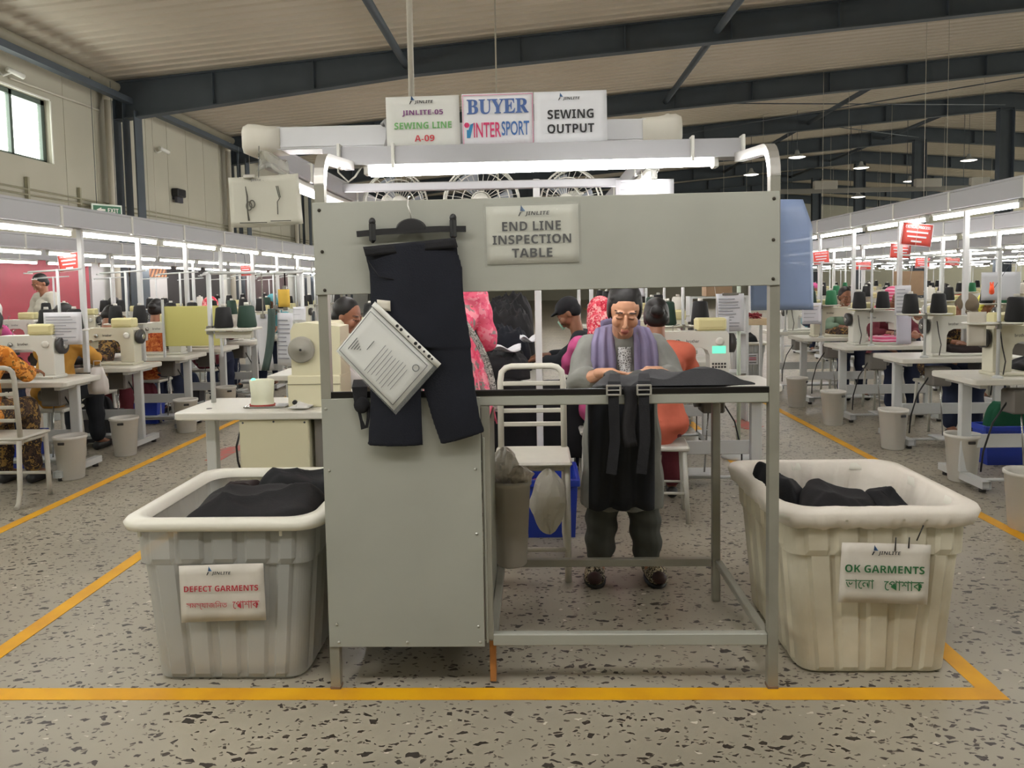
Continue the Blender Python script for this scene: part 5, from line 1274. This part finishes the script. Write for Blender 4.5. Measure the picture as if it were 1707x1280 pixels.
o = obj('fabric_strip', MB().slab(lambda u, v: (-.03+.05*u-.02*sin(2.5*v)*0-.06*(1-v)**2, .01*sin(4*u), -.42+.42*v), 6, 10, .012), mat('strip_green', (70, 86, 82), .8), None, (-1.775, 4.96, 1.30)); tag(o, 'dark green fabric strip clipped between the hanging sheets', 'fabric')
o = obj('marker_holder', MB().slab(lambda u, v: (-.04+.08*u, .006*sin(5*u), -.12+.12*v), 5, 4, .01), mat('yellow_card', (214, 176, 74), .7), None, (-1.70, 4.985, 1.43)); tag(o, 'yellow card clipped above the hanging printed sheets', 'card')
page('small printed card on the hook rail by the table post', -1.53, 5.02, 1.12, .11, .12, 0, lines=3)
t = thing('hook_rail', 'white hook rail on a pole holding printed sheets left of the table', 'rail', (-1.60, 5.06, 0))
obj('pole', MB().cyl((0, 0, .03), (0, 0, 1.56), .014, n=10), M_leg, t); obj('arm', MB().cyl((-.30, -.03, 1.535), (.22, -.02, 1.555), .010, n=8), M_leg, t); obj('foot', MB().lathe([(.16, 0), (.15, .02), (.03, .035)], n=20), M_leg, t)
for x, z in ((-.10, 1.30), (-.26, 1.25), (-.17, 1.31), (-.10, 1.44)): obj('clip', MB().box((x, -.045, (z+1.54)/2), (.008, .004, 1.54-z)).box((x, -.05, z), (.03, .02, .03), .003), M_metal, t)
page('paper sleeve hung on the stand of the third right aisle table', 3.57, 7.28, 1.21, .15, .29, 0, lines=7, hang=((3.72, 7.28, 2.03),))
page('lavender sheet leaning behind the third right aisle table', 3.64, 7.395, .92, .14, .29, 0, m=mat('sheet_lavender', (204, 202, 216), .6), lines=0)
page('printed sheet on the stand of the fourth right aisle table', 3.13, 8.45, 1.04, .215, .24, 0, lines=5)
page('white sheet on the post of the nearest right aisle table', 2.92, 4.97, 1.09, .12, .225, 0, m=mat('sheet_cream', (214, 208, 196), .5), lines=0)
page('large printed sheet on a pole behind the display machine', 1.56, 5.95, 1.18, .22, .30, 0, lines=10)
t = thing('sheet_pole', 'pale green white pole holding the large printed sheet behind the display machine', 'pole', (1.64, 5.985, 0)); obj('tube', MB().cyl((0, 0, .02), (0, 0, 1.62), .016, n=10), mat('pole_mint', (200, 212, 196), .5), t); obj('foot', MB().lathe([(.14, 0), (.13, .02), (.03, .03)], n=18), M_leg, t); obj('clip', MB().box((-.06, -.02, 1.325), (.16, .035, .02), .003), M_metal, t)
page('printed sheet hanging from the stand of the display machine', 1.315, 5.19, 1.07, .08, .23, 0, lines=6, hang=((1.232, 5.21, 1.6195),))
page('white card hung from the raceway behind the inspector', .90, 6.4, 1.36, .10, .10, 0, lines=2, hang=((.60, 6.4, 2.012),))
page('white printed sign hung behind the batten lamp', .565, 3.78, 1.905, .29, .10, 0, lines=3, name='paper_sign', hang=((.55, 3.78, 2.02), (.61, 3.78, 2.02)))
page('grey white sheet hung across the second right row', 4.96, 8.03, 1.32, .40, .30, 0, m=mat('sheet_grey', (190, 192, 196), .5), lines=0, hang=((5.22, 8.03, 1.98), (5.2, 8.03, 1.98)))
o = obj('rubber_glove', MB().caps((0, 0, -.04), (0, 0, .03), .024, .018, 10).caps((-.01, 0, .03), (-.014, 0, .06), .008, .007, 8).caps((.008, 0, .03), (.012, 0, .062), .008, .007, 8), mat('glove_orange', (250, 92, 50), .6), None, (4.76, 7.85, 1.30)); tag(o, 'bright orange rubber glove hung in the second right row', 'glove'); obj('string', MB().cyl((0, 0, -.03), (.46, 0, .68), .0025, n=5), M_steel, o)
for x, y, z, w_, h_, a, lab in (
      (3.75, 7.391, 1.847, 0.299, 0.223, 0.12, 'red CRITICAL PROCESS sign hung nearest over the right aisle row'),
      (5.25, 10.795, 1.802, 0.295, 0.21, 0.05, 'red sign hung behind the tilted one in the second right row'),
      (3.75, 9.808, 1.7, 0.212, 0.173, -0.08, 'red sign hung farthest back in the right aisle row'),
      (5.25, 11.974, 1.616, 0.258, 0.129, 0, 'small red sign far back beside a post in the second right row'),
      (8.25, 16.007, 1.709, 0.308, 0.222, 0.05, 'pale red sign hung far back in the third right row, left one'),
      (8.25, 14.884, 1.705, 0.287, 0.159, 0.08, 'pink red sign hung far back in the third right row, right one'),
      (-6.0, 9.42, 1.81, 0.28, 0.24, -0.1, 'red sign hung over the left wall row near the red panels'),
      (-3.75, 9.557, 1.664, 0.137, 0.141, -0.05, 'red sign hung farther back over the left aisle row')):
    t = obj('hanging_sign', MB().slab(lambda u, v: ((u-.5)*w_, .004*sin(3*u), (v-.5)*h_), 5, 4, .003), mat('sign_red', (222, 84, 74), .55), None, (x, y, z), (0, a, 0)); tag(t, lab, 'sign', 'red process signs')
    bd = MB(); bd.box((0, -.006, h_/2-.004), (w_, .001, .005)).box((0, -.006, -h_/2+.004), (w_, .001, .005)).box((w_/2-.004, -.006, 0), (.005, .001, h_)).box((-w_/2+.004, -.006, 0), (.005, .001, h_)); obj('border', bd, M_sheetw, t)
    text('CRITICAL PROCESS', w_*.8, h_*.12, M_sheetw, t, (0, -.006, h_*.32), bold=.02)
    for k, f in enumerate((.7, .62, .34)): obj('text_line', MB().box((0, -.006, h_*(.10-.2*k)), (w_*f, .001, h_*.075)), M_sheetw, t)
    obj('string', MB().cyl((0, 0, h_/2), (0, 0, max(h_/2+.02, 2.0-z)), .003, n=5), M_steel, t)
o = obj('backing_board', MB().box((0, 0, 0), (.60, .012, .40), .003), mat('board_olive', (198, 192, 116), .5), None, (-3.42, 7.30, 1.07)); tag(o, 'olive yellow board standing on the third table by the left aisle', 'board')
obj('support', MB().box((.29, -.02, -.02), (.02, .02, .58)).box((-.29, -.02, -.02), (.02, .02, .58)), M_leg, o)
def bag(lab, x, y, z, m, w=.16, h=.22):
    b = MB(); R = []
    for k, (f, d) in enumerate(((.95, .03), (1, .06), (.95, .055), (.7, .03), (.5, .012))): R.append([(w/2*f*cos(a), d*sin(a)+.006*sin(5*a), h*k/4) for a in [2*pi*j/20 for j in range(20)]])
    b.rings(R); o = obj('cloth_bag', b, m, None, (x, y, z)); tag(o, lab, 'bag'); obj('handle', MB().sweep([(-.03, 0, h), (-.028, 0, h+.05), (.028, 0, h+.05), (.03, 0, h)], .004, n=6), m, o)
bag('white cloth bag hung on the end of the second left aisle table', -3.57, 5.9, .60, mat('bag_white', (206, 200, 196), .8))
o = obj('cardboard_sheet', MB().box((0, 0, 0), (.41, .02, .34), .003), mat('cardboard', (150, 124, 98), .8, var=.06), None, (5.25, 10.55, 1.34)); tag(o, 'brown cardboard hung between posts in the second right row', 'cardboard'); obj('string', MB().cyl((0, 0, .14), (0, 0, .68), .003, n=5), M_steel, o)
o = obj('cardboard_box', MB().box((0, 0, 0), (.26, .2, .12), .004), MATS['cardboard'], None, (1.86, 7.6, 1.335)); tag(o, 'brown cardboard box on the rack behind the display machine', 'box')
t = thing('rack', 'white rack holding a box behind the display machine', 'rack', (1.86, 7.6, 0))
for x in (-.28, .28): obj('upright', MB().box((x, 0, .64), (.03, .2, 1.272), .003), M_leg, t)
for z in (1.262, .9, .5): obj('shelf', MB().box((0, 0, z), (.53, .22, .02), .003), M_leg, t)
# tub at the far end of the right aisle with a wooden tray table above
tf, _ = tub('garment_tub', 'small grey white labelled tub farther down the right aisle', (3.0, 10.55, 0), .40, .40, .33, .34, .56, mat('tub_far', (176, 178, 178), .5), M_rim)
lb = obj('label', MB().box((.02, -.225, .33), (.15, .003, .15)), M_sheetw, tf)
for k, (z, m) in enumerate(((.375, M_inkgrey), (.345, M_lred), (.32, M_lred), (.28, M_inkgrey))): obj('text_line', MB().box((.02, -.228, z), (.10, .001, .012)), m, lb)
heap('folded_garment', 'dark garment heaped in the small tub down the right aisle', (3.0, 10.55, .40), (.15, .15, 0), .25, 44, M_blackcloth)
t = thing('tray_table', 'pale wooden tray table down the right aisle', 'table', (2.50, 8.6, 0)); obj('tray', MB().box((0, 0, .955), (.36, .4, .07), .004), mat('pale_wood', (206, 184, 150), .6, var=.06, scale=14, stretch=(1, 8, 1)), t)
for sx in (-1, 1):
    for sy in (-1, 1): obj('leg', MB().box((sx*.16, sy*.17, .46), (.03, .03, .92)), M_leg, t)
tangle('thread_scraps', 'red and brown thread scraps on the wooden tray table', (2.5, 8.6, .995), (.12, .14, .05), mat('thread_maroon', (150, 44, 56), .7), 6, 14)
# centre bench with heaps of black garments
t = thing('work_bench', 'low bench loaded with black garments behind the empty white chair', 'bench', (-.28, 6.55, 0))
obj('top', MB().box((0, 0, .74), (.62, 2.9, .04), .004), M_top, t)
for sx in (-1, 1):
    for y in (-1.35, 0, 1.35): obj('leg', MB().box((sx*.27, y, .36), (.045, .045, .72)), M_leg, t)
obj('shelf', MB().box((0, 0, .18), (.56, 2.75, .02)), M_leg, t)
for k, (x, y, z, sx, sy, hh, m, l) in enumerate(((-.30, 5.35, .762, .26, .2, .2, M_blackcloth, 'front of the centre bench'), (-.30, 5.85, .762, .27, .22, .34, M_navy, 'centre bench, second from the front'), (-.26, 6.45, .762, .26, .26, .44, M_blackcloth2, 'middle of the centre bench'), (-.30, 7.1, .762, .25, .26, .5, M_blackcloth, 'centre bench, fourth from the front'), (-.25, 7.7, .762, .24, .2, .56, M_blackcloth2, 'far end of the centre bench'),
        (-.28, 5.4, .195, .25, .25, .44, M_blackcloth, 'shelf under the centre bench, front'), (-.28, 6.1, .195, .25, .3, .42, M_blackcloth2, 'shelf under the centre bench, middle'), (-.28, 7.0, .195, .25, .4, .42, M_blackcloth, 'shelf under the centre bench, back'))):
    heap('folded_garment', 'heap of black cloth on the '+l, (x, y, z), (sx, sy, 0), hh, 60+k, m, rough=2.0, group='black cloth on the centre bench')
o = obj('hanging_cloth', MB().slab(lambda u, v: (-.02+.62*u, .02*sin(14*u+2*v)+.06*(1-v), .22+.56*v+.02*sin(9*u)), 30, 8, .012), M_blackcloth, None, (-.28, 4.98, 0)); tag(o, 'black cloth hanging over the front of the centre bench', 'cloth')
for x, y, w, h, l in ((-.20, 5.22, .20, .08, 'left'), (-.05, 5.5, .12, .07, 'right')):
    o = obj('white_scrap', MB().slab(lambda u, v: ((u-.5)*w, (v-.5)*h*2, .01+.02*sin(6*u+3*v)+.012*sin(11*v)), 10, 6, .003), M_sheetw, None, (x, y, .975 if l == 'left' else 1.02)); tag(o, 'white fabric scrap on the black heap of the centre bench, %s one' % l, 'scrap')
# black piece of work under several needles and blue crates and bundles under the tables
for k, (x, y, m, l) in enumerate(((-4.15, 5.62, M_darkbrown, 'first left aisle'), (-4.15, 6.55, M_blackcloth, 'second left aisle'), (-4.15, 8.4, M_blackcloth, 'fourth left aisle'), (3.50, 5.2, M_blackcloth, 'nearest right aisle'), (3.72, 6.5, M_darkbrown, 'second right aisle'), (3.62, 7.66, M_pinkstripe, 'third right aisle'), (3.6, 8.75, M_brownf, 'fourth right aisle'), (5.5, 8.5, M_blackcloth, 'second row right'), (-4.1, 9.4, M_blackcloth, 'fifth left aisle'))):
    heap('work_piece', 'garment piece being sewn on the %s table' % l, (x, y, ZT+.027), (.17, .15, 0), .065, 80+k, m)
for k, (x, y, m, l, c) in enumerate(((-4.1, 5.25, M_blue, 'blue', 'nearest left aisle table'), (-4.2, 6.25, M_blue, 'blue', 'second left aisle table'), (3.95, 6.0, M_blue, 'blue', 'nearest right aisle table'), (4.0, 7.1, mat('crate_red', (150, 40, 56), .5), 'red', 'second right aisle table'), (3.9, 8.2, M_blue, 'blue', 'third right aisle table'), (-4.3, 8.1, M_blue, 'blue', 'fourth left aisle table'), (5.5, 9.4, M_blue, 'blue', 'second row right'))):
    pass
for k, (x, y, h, m, l) in enumerate(((-4.30, 5.95, .42, M_jeans, 'behind the nearest left aisle table'), (-4.2, 6.92, .40, M_blackcloth, 'behind the second left aisle table'), (-4.25, 7.85, .40, M_maroon, 'behind the third left aisle table'), (-4.2, 8.75, .40, M_jeans, 'behind the fourth left aisle table'), (3.6, 5.75, .42, M_dgreen, 'behind the nearest right aisle table'), (3.75, 5.85, .36, M_maroon, 'right of the first behind the nearest right aisle table'))):
    c = crate('cloth_crate', 'open crate of cloth %s' % l, (x, y-.02, 0), (.40, .18, .30), M_blue if k % 2 == 0 else mat('crate_dark', (50, 48, 52), .6))
    heap('cloth_bundle', 'cloth bundle in the crate %s' % l, (x, y-.02, .05), (.16, .065, 0), h, 100+k, m)

# ================================================================== THE SPECIAL MACHINE LEFT OF THE INSPECTION TABLE
M_cream = mat('machine_beige', (214, 208, 178), .4)
t = thing('machine_table', 'white table of the special machine left of the inspection table', 'table', (-1.5, 4.2, 0))
b = MB(); P_ = [(x, y) for x, y in rrect(.96, .54, .04, 4)]
b.rings([[(x*k, y*k, z) for x, y in P_] for z, k in ((.73, .99), (.736, 1), (.764, 1), (.77, .99))], smooth=False); obj('tabletop', b, M_top, t)
for sx in (-1, 1): obj('leg', MB().box((sx*.38, .0, .37), (.06, .05, .72), .004).box((sx*.38, 0, .03), (.06, .5, .05), .004), M_leg, t)
obj('cable_hole', MB().lathe([(.016, 0), (.016, .002)], (-.34, -.12, .769), 14), M_black, t)
t = thing('control_box', 'beige control box under the special machine table', 'box', (-1.43, 4.05, 0)); obj('case', MB().box((0, 0, .52), (.385, .2, .416), .006), M_cream, t)
for x, z in ((-.17, .71), (0, .715), (.17, .71), (.175, .42), (-.175, .42)): obj('screw', MB().lathe([(.006, 0), (.003, .003)], n=8, M=Matrix.Translation((x, -.10, z)) @ Matrix.Rotation(radians(90), 4, 'X')), M_steel, t)
obj('cable', MB().sweep([(-.19, -.09, .66), (-.21, -.10, .58), (-.205, -.10, .50), (-.185, -.10, .42)], .006, n=6), M_black, t)
obj('side_plate', MB().box((.26, .02, .50), (.10, .16, .46), .004), mat('side_plate', (120, 116, 110), .5), t)
t = thing('bartack_machine', 'beige special sewing machine with a round grey wheel left of the inspection table', 'sewing machine', (-1.26, 4.20, 0))
obj('base', MB().box((.02, 0, .86), (.30, .24, .18), .006), M_cream, t)
b = MB(); b.prism([(-.11, -.10, .95), (.17, -.10, .95), (.17, -.10, 1.22), (-.02, -.10, 1.245), (-.09, -.10, 1.24), (-.11, -.10, 1.20)], (0, .20, 0)); obj('column', b, M_cream, t)
obj('arm', MB().box((.03, .17, 1.17), (.13, .28, .14), .02), M_cream, t)
obj('head', MB().box((.03, .27, 1.06), (.11, .09, .26), .015), M_cream, t)
wh = obj('wheel', MB().lathe([(.072, 0), (.074, .006), (.074, .022), (.066, .026), (.02, .022), (.02, .03), (.004, .031)], n=28, M=Matrix.Translation((-.045, -.105, 1.095)) @ Matrix.Rotation(radians(90), 4, 'X')), mat('wheel_grey', (146, 142, 132), .45), t)
obj('hub', MB().lathe([(.008, 0), (.006, .006)], n=10, M=Matrix.Translation((-.045, -.135, 1.095)) @ Matrix.Rotation(radians(90), 4, 'X')), M_black, wh)
for x, z in ((-.09, .80), (.10, .82), (.125, .82)): obj('knob', MB().lathe([(.014, 0), (.012, .015)], n=12, M=Matrix.Translation((x, -.12, z)) @ Matrix.Rotation(radians(90), 4, 'X')), M_black, t)
obj('seam_strip', MB().box((.02, -.121, .90), (.30, .004, .005)), mat('seam_tone', (150, 144, 120), .5), t)
page('small printed card leaning on top of the beige special machine', -1.33, 4.15, 1.29, .075, .085, 0, lines=3)
t = thing('work_lamp_housing', 'small cream device with a green lamp on the special machine table', 'device', (-1.55, 4.12, .772))
obj('housing', MB().lathe([(.075, .0), (.062, .012), (.058, .05), (.066, .15), (.052, .155)], n=10, sx=1.1, sy=.8), mat('device_cream', (214, 214, 190), .4), t)
obj('red_band', MB().lathe([(.066, .008), (.066, .016)], n=20, cap0=False, cap1=False, sx=1.1, sy=.8), mat('band_red', (176, 60, 52), .5), t)
obj('indicator', MB().ell((-.04, -.02, .156), (.012, .012, .008)), emit('green_led', (90, 255, 180), 3), t)
obj('base_plate', MB().box((.03, 0, .004), (.24, .12, .008), .003), M_metal, t)
t = thing('thread_stand', 'tall thread stand on the special machine table with the tray to its right', 'thread stand', (-1.94, 4.30, .77))
obj('pole', MB().cyl((.03, 0, -.0), (.03, 0, .77), .014, n=12), M_leg, t); obj('top_arm', MB().cyl((.03, 0, .765), (.30, .02, .765), .009, n=8).cyl((.03, -.06, .76), (.03, .06, .78), .008, n=8), M_leg, t)
obj('tray', MB().box((.17, 0, .435), (.28, .16, .014), .004).box((.17, 0, .40), (.22, .03, .04), .003), M_top, t); obj('clamp', MB().box((.03, 0, .43), (.04, .04, .05), .004), M_metal, t)
def cone(lab, x, y, z, m, k=1.0, k2=None):
    t = thing('thread_cone', lab, 'thread cone', (x, y, z)); obj('thread', MB().lathe([(.05*k, 0), (.054*k, .01), (.042*k, .115*k), (.032*k, .122*k)], n=18), m, t)
    obj('core', MB().lathe([(.014*k, .122*k), (.013*k, .14*k)], n=10), M_conew, t)
cone('black thread cone on the tall stand in front of the olive board', -1.83, 4.3, 1.213, M_cone, 1.0)
cone('dark green thread cone on the tall stand, right of the black one', -1.70, 4.32, 1.213, M_coneg, 1.05)
o = obj('fallen_cloth', MB().slab(lambda u, v: (.02*sin(7*u)+.10*u, .12*v, .006+.03*sin(pi*u)*sin(pi*v)), 8, 6, .004), M_white_c, None, (-1.36, 3.98, .776)); tag(o, 'white cloth scraps lying on the special machine table', 'scrap')
# ================================================================== FANS HUNG FROM THE CENTRE LINE
def fan(lab, x, y, z, r, rz, tilt):
    t = thing('hanging_fan', lab, 'fan', (x, y, z), rz); Mx = Matrix.Rotation(radians(90)+tilt, 4, 'X')
    b = MB()
    for rr, dz in ((r, 0), (r*.98, .07), (r*.75, -.035), (r*.5, -.05), (r*.25, -.055)):
        b.sweep([tuple(Mx @ V((rr*cos(q), rr*sin(q), -dz))) for q in [2*pi*i/32 for i in range(32)]], .004 if rr < r*.9 else .007, n=6, closed=True)
    for k in range(30):
        q = 2*pi*k/30; b.sweep([tuple(Mx @ V((rr*cos(q), rr*sin(q), -dz))) for rr, dz in ((r*.2, -.055), (r*.6, -.045), (r, 0), (r*.98, .07))], .0018, n=4)
    obj('guard', b, M_white, t)
    obj('hub', MB().lathe([(.06, 0), (.055, .03), (.01, .04)], n=20, M=Mx @ Matrix.Translation((0, 0, .045))), M_white, t)
    for k in range(3):
        a0 = 2*pi*k/3; obj('blade', MB().slab(lambda u, v: tuple(Mx @ V(((.05+(r*.85-.05)*u)*cos(a0+.9*(v-.5)*(.6+.4*u)), (.05+(r*.85-.05)*u)*sin(a0+.9*(v-.5)*(.6+.4*u)), .03*(v-.5)))), 6, 6, .003), mat('blade_grey', (150, 156, 166), .4), t)
    obj('motor', MB().lathe([(.07, -.16), (.075, -.14), (.075, -.04), (.05, -.03)], n=18, M=Mx), M_white, t)
    obj('bracket', MB().sweep([tuple(Mx @ V((0, 0, -.12))), (0, .12, .04), (0, .12, 2.112-z)], .012, n=8), M_pipe, t)
o = obj('raceway_beam', MB().box((-.3, 5.22, 2.125), (1.9, .04, .03), .004), M_race); tag(o, 'grey cross beam above the three hanging fans', 'beam')
fan('round wire guarded fan hung behind the batten lamp in the middle', -.35, 5.1, 2.0, .26, 0, -.05)
fan('wire guarded fan hung behind the lamp, left of the middle one', -.93, 5.1, 2.0, .22, .5, .12)
fan('wire guarded fan hung behind the lamp, right of the middle one', .25, 5.1, 1.99, .22, -.5, .1)
